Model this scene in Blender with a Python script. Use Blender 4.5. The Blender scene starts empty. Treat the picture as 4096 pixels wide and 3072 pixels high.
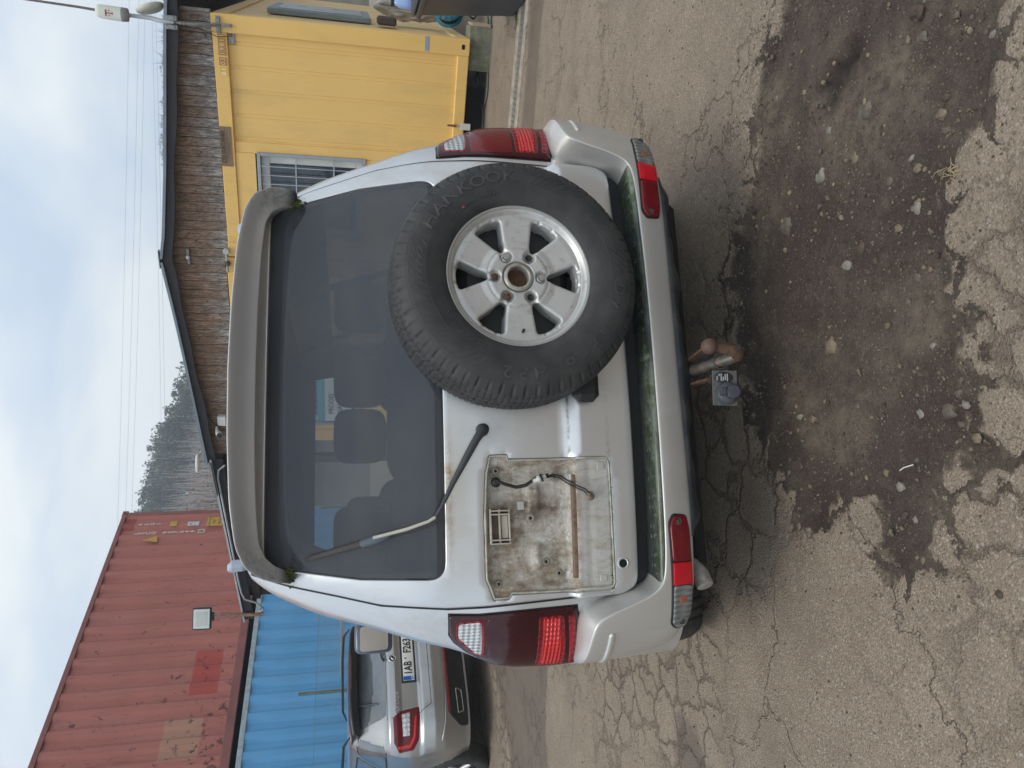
import bpy, bmesh, math, random
import numpy as np
from mathutils import Vector, Matrix
from mathutils.geometry import delaunay_2d_cdt
random.seed(7); rng = np.random.default_rng(7)
S = bpy.context.scene; COL = S.collection
PI = math.pi
# ------------------------------------------------------------------ camera
FPX = 2960.0; PITCH = math.radians(12.71); CAMH = 1.5
RT = np.array([1, 0, 0.]); FW = np.array([0, math.cos(PITCH), -math.sin(PITCH)]); DN = np.array([0, -math.sin(PITCH), -math.cos(PITCH)])
camd = bpy.data.cameras.new('camera'); cam = bpy.data.objects.new('camera', camd); COL.objects.link(cam)
camd.sensor_width = 36; camd.lens = 36 * FPX / 4096; camd.clip_start = .05; camd.clip_end = 6000
# the phone is held sideways: picture right = world down, picture top = world right
M = Matrix(((DN[0], RT[0], -FW[0]), (DN[1], RT[1], -FW[1]), (DN[2], RT[2], -FW[2])))
cam.matrix_world = Matrix.Translation((0, 0, CAMH)) @ M.to_4x4()
S.camera = cam
# ------------------------------------------------------------------ world, sun, exposure
SUN_EL, SUN_AZ = 68, 200
w = bpy.data.worlds.new('World'); S.world = w; w.use_nodes = True
nt = w.node_tree; nt.nodes.clear()
def wn(t, **k):
    n = nt.nodes.new(t)
    for a, b in k.items(): setattr(n, a, b)
    return n
sky = wn('ShaderNodeTexSky', sky_type='NISHITA', sun_disc=False, sun_elevation=math.radians(SUN_EL), sun_rotation=math.radians(SUN_AZ), dust_density=3.0)
bg1 = wn('ShaderNodeBackground'); bg1.inputs[1].default_value = .12
bg2 = wn('ShaderNodeBackground'); bg2.inputs[1].default_value = 1.0
tc = wn('ShaderNodeTexCoord'); mp = wn('ShaderNodeMapping'); mp.inputs['Scale'].default_value = (1.0, 1.0, 2.2)
n1 = wn('ShaderNodeTexNoise'); n1.inputs['Scale'].default_value = 3.2; n1.inputs['Detail'].default_value = 5; n1.inputs['Roughness'].default_value = .45; n1.inputs['Distortion'].default_value = .3
cr = wn('ShaderNodeValToRGB'); e = cr.color_ramp.elements
e[0].position = .37; e[0].color = (.50, .60, .735, 1); e[1].position = .60; e[1].color = (.77, .82, .835, 1)
el_ = e.new(.48); el_.color = (.61, .69, .77, 1)
mx = wn('ShaderNodeMixShader'); mx.inputs[0].default_value = .93
out = wn('ShaderNodeOutputWorld'); L = nt.links.new
L(tc.outputs['Generated'], mp.inputs[0]); L(mp.outputs[0], n1.inputs['Vector']); L(n1.outputs[0], cr.inputs[0]); L(cr.outputs[0], bg2.inputs[0])
L(sky.outputs[0], bg1.inputs[0]); L(bg1.outputs[0], mx.inputs[1]); L(bg2.outputs[0], mx.inputs[2]); L(mx.outputs[0], out.inputs[0])
sd = bpy.data.lights.new('sun', 'SUN'); sd.energy = 1.15; sd.angle = math.radians(25); sd.color = (1, .96, .9)
so = bpy.data.objects.new('sun', sd); COL.objects.link(so)
_az, _el = math.radians(SUN_AZ), math.radians(SUN_EL)
so.rotation_euler = Vector((math.sin(_az) * math.cos(_el), math.cos(_az) * math.cos(_el), math.sin(_el))).to_track_quat('Z', 'Y').to_euler()
S.view_settings.view_transform = 'Standard'; S.view_settings.look = 'None'; S.view_settings.gamma = 1; S.view_settings.use_curve_mapping = False
S.view_settings.exposure = 0.50
S.render.engine = 'CYCLES'; S.cycles.max_bounces = 8; S.cycles.volume_bounces = 0; S.cycles.transparent_max_bounces = 12
# ------------------------------------------------------------------ measuring helpers (picture point -> point of a real plane)
def ray(U, V): return (U - 1536) / FPX * RT + (V - 2048) / FPX * DN + FW
def on_plane(U, V, P0, n):
    d = ray(U, V); C = np.array([0, 0, CAMH]); return C + d * ((np.array(P0) - C) @ n) / (d @ n)
def gp(U, V, z=0.): return on_plane(U, V, [0, 0, z], np.array([0, 0, 1.]))
# ------------------------------------------------------------------ node material helper
class G:
    def __init__(s, name):
        s.m = bpy.data.materials.new(name); s.m.use_nodes = True; s.nt = s.m.node_tree
        s.b = s.nt.nodes['Principled BSDF']; s.o = s.nt.nodes['Material Output']
        s.tc = s.n('ShaderNodeTexCoord')
    def n(s, t, **k):
        x = s.nt.nodes.new(t)
        for a, b in k.items(): setattr(x, a, b)
        return x
    def L(s, a, b): s.nt.links.new(a, b)
    def put(s, sock, v):
        if hasattr(v, 'links') or isinstance(v, bpy.types.NodeSocket): s.L(v, sock)
        elif isinstance(v, (tuple, list)) and len(v) == 3 and sock.type == 'RGBA': sock.default_value = (*v, 1)
        else: sock.default_value = v
    def obj(s, scale=(1, 1, 1), loc=(0, 0, 0), src='Object'):
        m = s.n('ShaderNodeMapping'); m.inputs['Scale'].default_value = scale; m.inputs['Location'].default_value = loc
        s.L(s.tc.outputs[src], m.inputs[0]); return m.outputs[0]
    def noise(s, scale, detail=4, rough=.55, vec=None, dist=0, o=0):
        x = s.n('ShaderNodeTexNoise'); x.inputs['Scale'].default_value = scale; x.inputs['Detail'].default_value = detail
        x.inputs['Roughness'].default_value = rough; x.inputs['Distortion'].default_value = dist
        s.L(vec if vec is not None else s.tc.outputs['Object'], x.inputs['Vector']); return x.outputs[o]
    def voro(s, scale, feature='F1', vec=None, o=0, rand=1):
        x = s.n('ShaderNodeTexVoronoi', feature=feature); x.inputs['Scale'].default_value = scale
        x.inputs['Randomness'].default_value = rand
        s.L(vec if vec is not None else s.tc.outputs['Object'], x.inputs['Vector']); return x.outputs[o]
    def ramp(s, v, stops, interp='LINEAR'):
        x = s.n('ShaderNodeValToRGB'); r = x.color_ramp; r.interpolation = interp
        while len(r.elements) > 1: r.elements.remove(r.elements[-1])
        for i, (p, c) in enumerate(stops):
            c = (c, c, c) if not isinstance(c, (tuple, list)) else c
            q = r.elements[0] if i == 0 else r.elements.new(p)
            q.position = p; q.color = (*c, 1)
        s.L(v, x.inputs[0]); return x.outputs[0]
    def mix(s, f, a, b, mode='MIX'):
        x = s.n('ShaderNodeMix', data_type='RGBA', blend_type=mode); s.put(x.inputs[0], f); s.put(x.inputs[6], a); s.put(x.inputs[7], b); return x.outputs[2]
    def math(s, op, a, b=0., c=None, clamp=False):
        x = s.n('ShaderNodeMath', operation=op, use_clamp=clamp); s.put(x.inputs[0], a); s.put(x.inputs[1], b)
        if c is not None: s.put(x.inputs[2], c)
        return x.outputs[0]
    def sep(s, v=None):
        x = s.n('ShaderNodeSeparateXYZ'); s.L(v if v is not None else s.tc.outputs['Object'], x.inputs[0]); return x.outputs
    def attr(s, name):
        x = s.n('ShaderNodeAttribute', attribute_name=name); return x.outputs
    def bump(s, h, strength=.3, dist=.01):
        x = s.n('ShaderNodeBump'); x.inputs['Strength'].default_value = strength; x.inputs['Distance'].default_value = dist
        s.L(h, x.inputs['Height']); s.L(x.outputs[0], s.b.inputs['Normal']); return x.outputs[0]
    def set(s, **k):
        nm = dict(color='Base Color', rough='Roughness', metal='Metallic', coat='Coat Weight', coatr='Coat Roughness', spec='Specular IOR Level', trans='Transmission Weight', ior='IOR', em='Emission Color', ems='Emission Strength', alpha='Alpha')
        for a, v in k.items(): s.put(s.b.inputs[nm[a]], v)
        return s.m
def simple(name, col, rough=.6, metal=0., var=.12, scale=6., bump=0., bscale=60., coat=0., spec=.5, dirt=None, dirtamt=.4, dscale=3.):
    g = G(name)
    f = g.noise(scale, 5, .6)
    lo = tuple(max(0, c * (1 - var)) for c in col); hi = tuple(min(1, c * (1 + var)) for c in col)
    c = g.ramp(f, [(.3, lo), (.7, hi)])
    r = rough
    if dirt:
        d = g.ramp(g.noise(dscale, 8, .65), [(.62 - dirtamt * .3, 0), (.75 - dirtamt * .12, dirtamt)]); c = g.mix(d, c, dirt)
    g.set(color=c, rough=g.math('MULTIPLY_ADD', f, .25, rough - .12, clamp=True), metal=metal, coat=coat, spec=spec)
    if bump: g.bump(g.noise(bscale, 6, .65), bump, .004)
    return g.m
# ------------------------------------------------------------------ mesh helpers
def link(name, me, mat, parent=None, smooth=None):
    o = bpy.data.objects.new(name, me); COL.objects.link(o)
    if mat is not None and not me.materials:
        for m in (mat if isinstance(mat, (list, tuple)) else [mat]): me.materials.append(m)
    if parent is not None: o.parent = parent
    return o
def tag(o, label=None, cat=None, group=None, kind=None):
    if label: o['label'] = label
    if cat: o['category'] = cat
    if group: o['group'] = group
    if kind: o['kind'] = kind
    return o
def empty(name, loc=(0, 0, 0), rz=0, **k):
    o = bpy.data.objects.new(name, None); COL.objects.link(o); o.location = loc; o.rotation_euler = (0, 0, rz); o.empty_display_size = .2
    return tag(o, **k)
class MB:
    def __init__(s): s.v = []; s.f = []; s.sm = []
    def add(s, V, F, smooth=False):
        b = len(s.v); s.v += [tuple(map(float, p)) for p in V]; s.f += [tuple(i + b for i in f) for f in F]; s.sm += [smooth] * len(F); return s
    def box(s, x0, x1, y0, y1, z0, z1, bev=0., M=None):
        if bev > 0:
            b = min(bev, (x1 - x0) * .45, (y1 - y0) * .45, (z1 - z0) * .45)
            V = []; F = []
            for sx, X in ((-1, x0), (1, x1)):
                for sy, Y in ((-1, y0), (1, y1)):
                    for sz, Z in ((-1, z0), (1, z1)):
                        V += [(X, Y - sy * b, Z - sz * b), (X - sx * b, Y, Z - sz * b), (X - sx * b, Y - sy * b, Z)]
            idx = lambda i, j, k, a: ((i * 2 + j) * 2 + k) * 3 + a
            for i in (0, 1):
                q = [idx(i, 0, 0, 0), idx(i, 1, 0, 0), idx(i, 1, 1, 0), idx(i, 0, 1, 0)]; F.append(q if i else q[::-1])
                q = [idx(0, i, 0, 1), idx(0, i, 1, 1), idx(1, i, 1, 1), idx(1, i, 0, 1)]; F.append(q if i else q[::-1])
                q = [idx(0, 0, i, 2), idx(1, 0, i, 2), idx(1, 1, i, 2), idx(0, 1, i, 2)]; F.append(q if i else q[::-1])
            for i in (0, 1):
                for j in (0, 1):
                    q = [idx(i, j, 0, 0), idx(i, j, 1, 0), idx(i, j, 1, 1), idx(i, j, 0, 1)]; F.append(q if i == j else q[::-1])
                    q = [idx(i, 0, j, 0), idx(i, 0, j, 2), idx(i, 1, j, 2), idx(i, 1, j, 0)]; F.append(q if i == j else q[::-1])
                    q = [idx(0, i, j, 1), idx(1, i, j, 1), idx(1, i, j, 2), idx(0, i, j, 2)]; F.append(q if i == j else q[::-1])
            for i in (0, 1):
                for j in (0, 1):
                    for k in (0, 1):
                        q = [idx(i, j, k, 0), idx(i, j, k, 1), idx(i, j, k, 2)]; F.append(q if (i + j + k) % 2 else q[::-1])
        else:
            V = [(x, y, z) for x in (x0, x1) for y in (y0, y1) for z in (z0, z1)]
            F = [(0, 1, 3, 2), (4, 6, 7, 5), (0, 4, 5, 1), (2, 3, 7, 6), (0, 2, 6, 4), (1, 5, 7, 3)]
        if M is not None: V = [tuple(M @ Vector(p)) for p in V]
        return s.add(V, F)
    def tube(s, pts, r, n=8, caps=True, smooth=True):
        pts = [Vector(p) for p in pts]; k = len(pts); V = []; F = []
        rr = r if isinstance(r, (list, tuple)) else [r] * k
        up = Vector((0, 0, 1))
        t0 = (pts[1] - pts[0]).normalized()
        if abs(t0.dot(up)) > .95: up = Vector((1, 0, 0))
        nrm = t0.cross(up).normalized()
        for i, p in enumerate(pts):
            a = pts[max(0, i - 1)]; b = pts[min(k - 1, i + 1)]; t = (b - a).normalized()
            nrm = (nrm - t * nrm.dot(t)).normalized(); bn = t.cross(nrm)
            for j in range(n):
                q = 2 * PI * j / n; V.append(p + (nrm * math.cos(q) + bn * math.sin(q)) * rr[i])
        for i in range(k - 1):
            for j in range(n): F.append((i * n + j, i * n + (j + 1) % n, (i + 1) * n + (j + 1) % n, (i + 1) * n + j))
        s.add(V, F, smooth)
        if caps: s.add(V[:n], [tuple(range(n))[::-1]]); s.add(V[-n:], [tuple(range(n))])
        return s
    def lathe(s, prof, n=32, M=None, smooth=True, arc=None):
        # prof: (r, h) around +Z
        V = []; F = []; k = len(prof)
        for j in range(n):
            a = 2 * PI * j / n
            for r, h in prof: V.append(Vector((r * math.cos(a), r * math.sin(a), h)))
        for j in range(n):
            for i in range(k - 1): F.append((j * k + i, ((j + 1) % n) * k + i, ((j + 1) % n) * k + i + 1, j * k + i + 1))
        if M is not None: V = [M @ p for p in V]
        return s.add(V, F, smooth)
    def sphere(s, c, r, n=12, m=8, sc=(1, 1, 1)):
        prof = [(r * math.sin(PI * i / m), -r * math.cos(PI * i / m)) for i in range(m + 1)]
        prof[0] = (1e-4, prof[0][1]); prof[-1] = (1e-4, prof[-1][1])
        return s.lathe(prof, n, Matrix.Translation(c) @ Matrix.Diagonal((*sc, 1)))
    def build(s, name, mat, parent=None, fix=True, shade=None):
        me = bpy.data.meshes.new(name); me.from_pydata(s.v, [], s.f); me.update()
        sm = np.array(s.sm if shade is None else [shade] * len(s.f), dtype=bool)
        me.polygons.foreach_set('use_smooth', sm)
        if fix:
            bm = bmesh.new(); bm.from_mesh(me); bmesh.ops.recalc_face_normals(bm, faces=bm.faces); bm.to_mesh(me); bm.free()
        return link(name, me, mat, parent)
def grid_mesh(name, P, mat, parent=None, smooth=True, closed_u=False, keep=None):
    # P (nu, nv, 3)
    nu, nv = P.shape[:2]; idx = np.arange(nu * nv).reshape(nu, nv)
    a = idx if closed_u else idx[:-1]; b = np.roll(idx, -1, 0) if closed_u else idx[1:]
    F = np.stack([a[:, :-1], b[:, :-1], b[:, 1:], a[:, 1:]], -1).reshape(-1, 4)
    if keep is not None: F = F[keep.reshape(-1)]
    me = bpy.data.meshes.new(name); me.from_pydata(P.reshape(-1, 3).tolist(), [], F.tolist()); me.update()
    me.polygons.foreach_set('use_smooth', np.full(len(F), smooth, bool))
    return link(name, me, mat, parent)
def round_poly(pts, rad=.02, n=5):
    out = []; k = len(pts)
    for i in range(k):
        r = rad[i] if isinstance(rad, (list, tuple)) else rad
        p = Vector(pts[i]); a = Vector(pts[i - 1]); b = Vector(pts[(i + 1) % k])
        la, lb = (a - p).length, (b - p).length; r = min(r, la * .48, lb * .48)
        if r < 1e-4: out.append(tuple(p)); continue
        A = p + (a - p) / la * r; B = p + (b - p) / lb * r
        for j in range(n + 1):
            t = j / n; q = A * (1 - t) ** 2 + p * 2 * t * (1 - t) + B * t * t; out.append(tuple(q))
    return out
def resample(poly, sp):
    out = []
    k = len(poly)
    for i in range(k):
        a = np.array(poly[i]); b = np.array(poly[(i + 1) % k]); l = np.linalg.norm(b - a)
        if l < 1e-6: continue
        m = max(1, int(math.ceil(l / sp)))
        for j in range(m): out.append(a + (b - a) * j / m)
    return np.array(out)
def area2(p): return .5 * float(np.sum(p[:, 0] * np.roll(p[:, 1], -1) - np.roll(p[:, 0], -1) * p[:, 1]))
def pdist(P, poly):
    d = np.full(len(P), 1e9)
    for i in range(len(poly)):
        a = poly[i]; b = poly[(i + 1) % len(poly)]; ab = b - a; t = np.clip(((P - a) @ ab) / max(ab @ ab, 1e-12), 0, 1)
        d = np.minimum(d, np.hypot(*(P - a - t[:, None] * ab).T))
    return d
def inside(P, poly):
    c = np.zeros(len(P), bool); x, y = P[:, 0], P[:, 1]
    for i in range(len(poly)):
        x1, y1 = poly[i]; x2, y2 = poly[(i + 1) % len(poly)]
        if y1 == y2: continue
        k = ((y1 > y) != (y2 > y)) & (x < (x2 - x1) * (y - y1) / (y2 - y1) + x1); c ^= k
    return c
def patch(name, outer, surf, mat, parent=None, lift=.006, r=.006, holes=(), skirt=.02, sp=.03, hr=None, fn=None, bsp=None, extra=None):
    """A panel with rounded edges laid on the surface y = surf(x, z); outlines are lists of (x, z)."""
    bsp = bsp or min(sp, .015); hr = r if hr is None else hr
    loops = []
    for i, lp in enumerate([outer] + list(holes)):
        q = resample(lp, bsp)
        a = area2(q)
        if (i == 0) != (a > 0): q = q[::-1]
        loops.append(q)
    V = []; E = []; spans = []
    for i, q in enumerate(loops):
        rr = r if i == 0 else hr
        t = np.roll(q, -1, 0) - np.roll(q, 1, 0); t /= np.maximum(np.linalg.norm(t, axis=1, keepdims=True), 1e-9); nin = np.stack([-t[:, 1], t[:, 0]], 1)
        b = len(V); V += list(q); m = len(q); E += [(b + j, b + (j + 1) % m) for j in range(m)]; spans.append((b, m))
        if rr > 0:
            for f in (.12, .45, 1.0): V += list(q + nin * rr * f)
    allb = loops
    lo = loops[0].min(0); hi = loops[0].max(0)
    gx, gz = np.meshgrid(np.arange(lo[0], hi[0], sp), np.arange(lo[1], hi[1], sp)); gpnts = np.stack([gx.ravel(), gz.ravel()], 1) + sp * .37
    if extra is not None: gpnts = np.array(extra)
    if len(gpnts):
        ok = inside(gpnts, loops[0])
        for h in loops[1:]: ok &= ~inside(gpnts, h)
        d = pdist(gpnts, loops[0])
        for h in loops[1:]: d = np.minimum(d, pdist(gpnts, h))
        ok &= d > max(r, hr) * 1.0 + (sp * .35 if extra is None else .0016)
        V += list(gpnts[ok])
    res = delaunay_2d_cdt([Vector((float(a), float(b))) for a, b in V], E, [], 0, 1e-6)
    P = np.array([(v.x, v.y) for v in res[0]]); T = np.array([list(f) for f in res[2] if len(f) == 3])
    c = P[T].mean(1); ok = inside(c, loops[0])
    for h in loops[1:]: ok &= ~inside(c, h)
    T = T[ok]
    ar = np.cross(P[T[:, 1]] - P[T[:, 0]], P[T[:, 2]] - P[T[:, 0]]); T[ar < 0] = T[ar < 0][:, ::-1]
    h = np.full(len(P), lift, float)
    for i, q in enumerate(loops):
        rr = r if i == 0 else hr
        if rr > 0:
            d = pdist(P, q); t = np.clip(1 - d / rr, 0, 1); h = np.minimum(h, lift - rr * (1 - np.sqrt(np.maximum(0, 1 - t * t))))
    if fn is not None: h = h + fn(P[:, 0], P[:, 1])
    eps = 1e-3; X, Z = P[:, 0], P[:, 1]; Y = surf(X, Z)
    dx = (surf(X + eps, Z) - surf(X - eps, Z)) / (2 * eps); dz = (surf(X, Z + eps) - surf(X, Z - eps)) / (2 * eps)
    n = np.stack([dx, -np.ones_like(dx), dz], 1); n /= np.linalg.norm(n, axis=1, keepdims=True)
    Q = np.stack([X, Y, Z], 1) + n * h[:, None]
    verts = Q.tolist(); faces = T.tolist(); sm = [True] * len(faces)
    if skirt:
        from collections import defaultdict
        cnt = defaultdict(int)
        for t in T.tolist():
            for a, b in ((t[0], t[1]), (t[1], t[2]), (t[2], t[0])): cnt[(a, b)] += 1
        be = [e for e in cnt if (e[1], e[0]) not in cnt]; mp_ = {}
        for a, b in be:
            for v in (a, b):
                if v not in mp_: mp_[v] = len(verts); verts.append((Q[v] - n[v] * skirt).tolist())
            faces.append([b, a, mp_[a], mp_[b]]); sm.append(False)
    me = bpy.data.meshes.new(name); me.from_pydata(verts, [], faces); me.update()
    me.polygons.foreach_set('use_smooth', np.array(sm, bool))
    return link(name, me, mat, parent)
def text_mesh(txt, size, depth=.001, bold=0., align='CENTER', spacing=1.0, sx=1.0):
    cu = bpy.data.curves.new('t', 'FONT'); cu.body = txt; cu.size = size; cu.extrude = depth; cu.offset = bold; cu.align_x = align; cu.align_y = 'CENTER'; cu.space_character = spacing; cu.resolution_u = 3
    o = bpy.data.objects.new('t', cu); COL.objects.link(o); bpy.context.view_layer.update()
    me = bpy.data.meshes.new_from_object(o.evaluated_get(bpy.context.evaluated_depsgraph_get()))
    bpy.data.objects.remove(o); bpy.data.curves.remove(cu)
    V = np.array([v.co[:] for v in me.vertices]); F = [list(p.vertices) for p in me.polygons]; V[:, 0] *= sx
    bpy.data.meshes.remove(me); return V, F
def frame(P, xdir, up=(0, 0, 1)):
    """matrix whose local x runs along xdir, local y along up (for writing), local z towards the reader"""
    x = Vector(xdir).normalized(); y = Vector(up).normalized(); z = x.cross(y).normalized(); y = z.cross(x)
    m = Matrix((x, y, z)).transposed().to_4x4(); m.translation = Vector(P); return m
def add_text(mb, txt, size, Mx, **k):
    V, F = text_mesh(txt, size, **k); mb.add([tuple(Mx @ Vector(p)) for p in V], F); return mb
# ================================================================== materials
def paint(name, base, stains=False, metal=.76, rough=.33):
    g = G(name); f = g.noise(2.2, 5, .6); fl = g.noise(900, 2, .5)
    c = g.ramp(f, [(.3, tuple(x * .96 for x in base)), (.7, tuple(min(1, x * 1.03) for x in base))])
    c = g.mix(g.ramp(fl, [(.45, 0.), (.7, .18)]), c, tuple(min(1, x * 1.25) for x in base))
    # road film, spots and runs
    grime = g.ramp(g.noise(5.5, 9, .68, vec=g.obj((1, 1, .55))), [(.50, 0.), (.72, .30)]); c = g.mix(grime, c, (.27, .25, .215))
    spots = g.ramp(g.voro(55), [(.02, .55), (.05, 0.)]); c = g.mix(g.math('MULTIPLY', spots, g.ramp(g.noise(3), [(.5, 0.), (.6, 1.)])), c, (.16, .15, .13))
    scr = g.noise(3.0, 3, .5, vec=g.obj((1.5, 1.5, 60)), dist=.6); scm = g.ramp(scr, [(.735, 0.), (.75, .35)]); c = g.mix(scm, c, (.62, .62, .62))
    if stains:
        X, Y, Z = g.sep()[:3]
        def gauss(cx, cz, sx, sz):
            a = g.math('DIVIDE', g.math('SUBTRACT', X, cx), sx); b = g.math('DIVIDE', g.math('SUBTRACT', Z, cz), sz)
            return g.math('POWER', 2.718, g.math('MULTIPLY', g.math('ADD', g.math('MULTIPLY', a, a), g.math('MULTIPLY', b, b)), -1))
        n = g.noise(26, 6, .7); n2 = g.noise(90, 4, .7)
        rust = g.math('MULTIPLY', g.math('ADD', gauss(-.40, 1.187, .17, .012), gauss(-.33, 1.185, .018, .016)), g.ramp(n, [(.38, .15), (.6, .85)]), clamp=True)
        c = g.mix(rust, c, (.34, .17, .05))
        ylw = g.math('MULTIPLY', gauss(-.38, 1.16, .22, .045), .32); c = g.mix(ylw, c, (.40, .33, .17))
        moss = g.math('MULTIPLY', g.math('ADD', gauss(-.625, 1.672, .03, .022), gauss(.625, 1.672, .028, .02)), g.ramp(n2, [(.35, .4), (.6, 1.2)]), clamp=True)
        c = g.mix(moss, c, (.045, .055, .012))
        seam = g.math('MULTIPLY', gauss(-.1, .806, .5, .004), g.ramp(n, [(.4, 0.), (.6, .8)]), clamp=True); c = g.mix(seam, c, (.06, .065, .025))
        alg = g.math('MULTIPLY', gauss(-.50, .683, .24, .007), g.ramp(n2, [(.4, 0.), (.62, .9)]), clamp=True); c = g.mix(alg, c, (.09, .11, .02))
    g.bump(g.noise(420, 2, .5), .03, .001); bf = g.n('ShaderNodeNewGeometry').outputs['Backfacing']; c = g.mix(bf, c, (.02, .02, .022)); metal = g.math('MULTIPLY', g.math('SUBTRACT', 1, bf), metal)
    return g.set(color=c, metal=g.math('SUBTRACT', metal, g.math('MULTIPLY', grime, .8), clamp=True), rough=g.math('MULTIPLY_ADD', grime, .6, rough), coat=g.math('MULTIPLY', g.math('SUBTRACT', 1, bf), .55), coatr=.12)
M_paint = paint('silver_paint', (.68, .69, .70)); M_gate = paint('silver_paint_stained', (.68, .69, .70), True)
M_bump = paint('bumper_paint', (.60, .59, .565), metal=.58, rough=.42)
def spoiler_mat():
    g = G('spoiler_paint'); X, Y, Z = g.sep()[:3]
    f = g.noise(3, 5, .6); c = g.ramp(f, [(.3, (.68, .685, .70)), (.7, (.76, .76, .765))])
    ax = g.math('ABSOLUTE', X); e_ = g.math('MULTIPLY', g.math('SUBTRACT', ax, .49), 6., clamp=True)
    m = g.math('MULTIPLY', e_, g.ramp(g.noise(38, 7, .75), [(.46, 0.), (.62, .8)]), clamp=True)
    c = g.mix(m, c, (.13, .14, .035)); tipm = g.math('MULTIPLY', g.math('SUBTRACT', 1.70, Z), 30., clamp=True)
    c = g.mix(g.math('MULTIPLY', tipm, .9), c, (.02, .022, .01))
    c = g.mix(g.ramp(g.noise(7, 8, .7), [(.55, 0.), (.75, .12)]), c, (.3, .3, .27))
    g.bump(g.noise(60, 6, .7), .03, .001)
    return g.set(color=c, metal=g.math('SUBTRACT', .4, g.math('MULTIPLY', m, .4), clamp=True), rough=g.math('MULTIPLY_ADD', m, .4, .30), coat=.35)
M_spoil = spoiler_mat()
M_blk = simple('black_seal_and_shade', (.012, .012, .013), .6, var=.2, bump=.1)
M_plastic = simple('grey_plastic', (.045, .05, .055), .55, var=.25, scale=9, bump=.25, bscale=300, dirt=(.12, .115, .10), dirtamt=.35)
M_plas2 = simple('bumper_valance_plastic', (.022, .027, .033), .5, var=.3, scale=7, bump=.2, bscale=150, dirt=(.13, .125, .11), dirtamt=.55, dscale=9)
def rubber():
    g = G('tyre_rubber'); f = g.noise(14, 6, .65); c = g.ramp(f, [(.3, (.032, .033, .036)), (.72, (.064, .064, .063))])
    c = g.mix(g.ramp(g.noise(4, 6, .7), [(.5, 0.), (.75, .3)]), c, (.11, .10, .08))
    g.bump(g.noise(260, 4, .6), .25, .001); return g.set(color=c, rough=.62, spec=.28)
M_rub = rubber(); M_rubl = simple('tyre_lettering', (.050, .051, .054), .5, var=.1)
def alloy():
    g = G('alloy_wheel'); f = g.noise(9, 6, .6); c = g.ramp(f, [(.3, (.53, .53, .52)), (.7, (.60, .60, .59))])
    sp = g.ramp(g.noise(42, 8, .75), [(.56, 0.), (.70, .6)]); c = g.mix(sp, c, (.20, .18, .14))
    X, Y, Z = g.sep()[:3]; r = g.math('SQRT', g.math('ADD', g.math('POWER', g.math('SUBTRACT', X, .2424), 2), g.math('POWER', g.math('SUBTRACT', Z, .982), 2)))
    ring = g.math('MULTIPLY', g.math('SUBTRACT', 1, g.math('ABSOLUTE', g.math('MULTIPLY', g.math('SUBTRACT', r, .207), 190.)), clamp=True), g.ramp(g.noise(25, 6, .7), [(.4, .0), (.7, .5)]))
    c = g.mix(ring, c, (.22, .20, .15)); hubm = g.math('MULTIPLY', g.math('MULTIPLY', g.math('SUBTRACT', .062, r), 40., clamp=True), g.ramp(g.noise(60, 5, .7), [(.3, .1), (.7, .75)])); c = g.mix(hubm, c, (.26, .23, .18))
    g.bump(g.noise(300, 3, .6), .08, .001); return g.set(color=c, metal=.45, rough=.42, coat=.2)
M_alloy = alloy()
M_rust = simple('rusty_steel', (.13, .068, .036), .85, .1, var=.5, scale=45, bump=1.0, bscale=140, dirt=(.055, .035, .025), dirtamt=.8, dscale=22)
M_galv = simple('zinc_steel', (.30, .32, .33), .5, .55, var=.25, scale=30, dirt=(.16, .13, .09), dirtamt=.6, dscale=25)
M_dkmet = simple('dark_steel', (.06, .058, .055), .6, .3, var=.3, scale=20, bump=.3)
def lens(name, col, rough=.12, ribs=None, dark=None, em=0):
    g = G(name); c = g.ramp(g.noise(7, 5, .6), [(.3, tuple(x * .75 for x in col)), (.7, tuple(min(1, x * 1.2) for x in col))])
    if ribs:
        X, Y, Z = g.sep()[:3]; wv = g.math('SINE', g.math('MULTIPLY', X if ribs[0] == 'x' else Z, ribs[1])); w2 = g.math('SINE', g.math('MULTIPLY', Z if ribs[0] == 'x' else X, ribs[1] * ribs[2]))
        h = g.math('ADD', wv, g.math('MULTIPLY', w2, .6)); c = g.mix(g.ramp(h, [(0., .0), (1., .65)]), c, tuple(x * .45 for x in col)); g.bump(h, .7, .004)
    c = g.mix(g.ramp(g.noise(13, 8, .7), [(.52, 0.), (.75, .10)]), c, (.16, .145, .12))
    return g.set(color=c, rough=rough, coat=.35, coatr=.05, spec=.35)
M_lensd = lens('dark_red_lens', (.040, .002, .005)); M_lensr = lens('red_reflector_lens', (.70, .008, .010), ribs=('z', 520, .8))
M_lensm = lens('deep_red_lens', (.16, .003, .008)); M_lensl = lens('red_border_lens', (.28, .004, .012), ribs=('x', 300, .9))
M_lensc = lens('clear_ribbed_lens', (.62, .65, .68), ribs=('x', 620, .62)); M_lensg = lens('smoked_clear_lens', (.22, .225, .22), ribs=('x', 380, .3)); M_lensrf = lens('flat_red_reflector', (.55, .006, .016)); M_amber = lens('amber_bulb', (.30, .10, .05))
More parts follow.
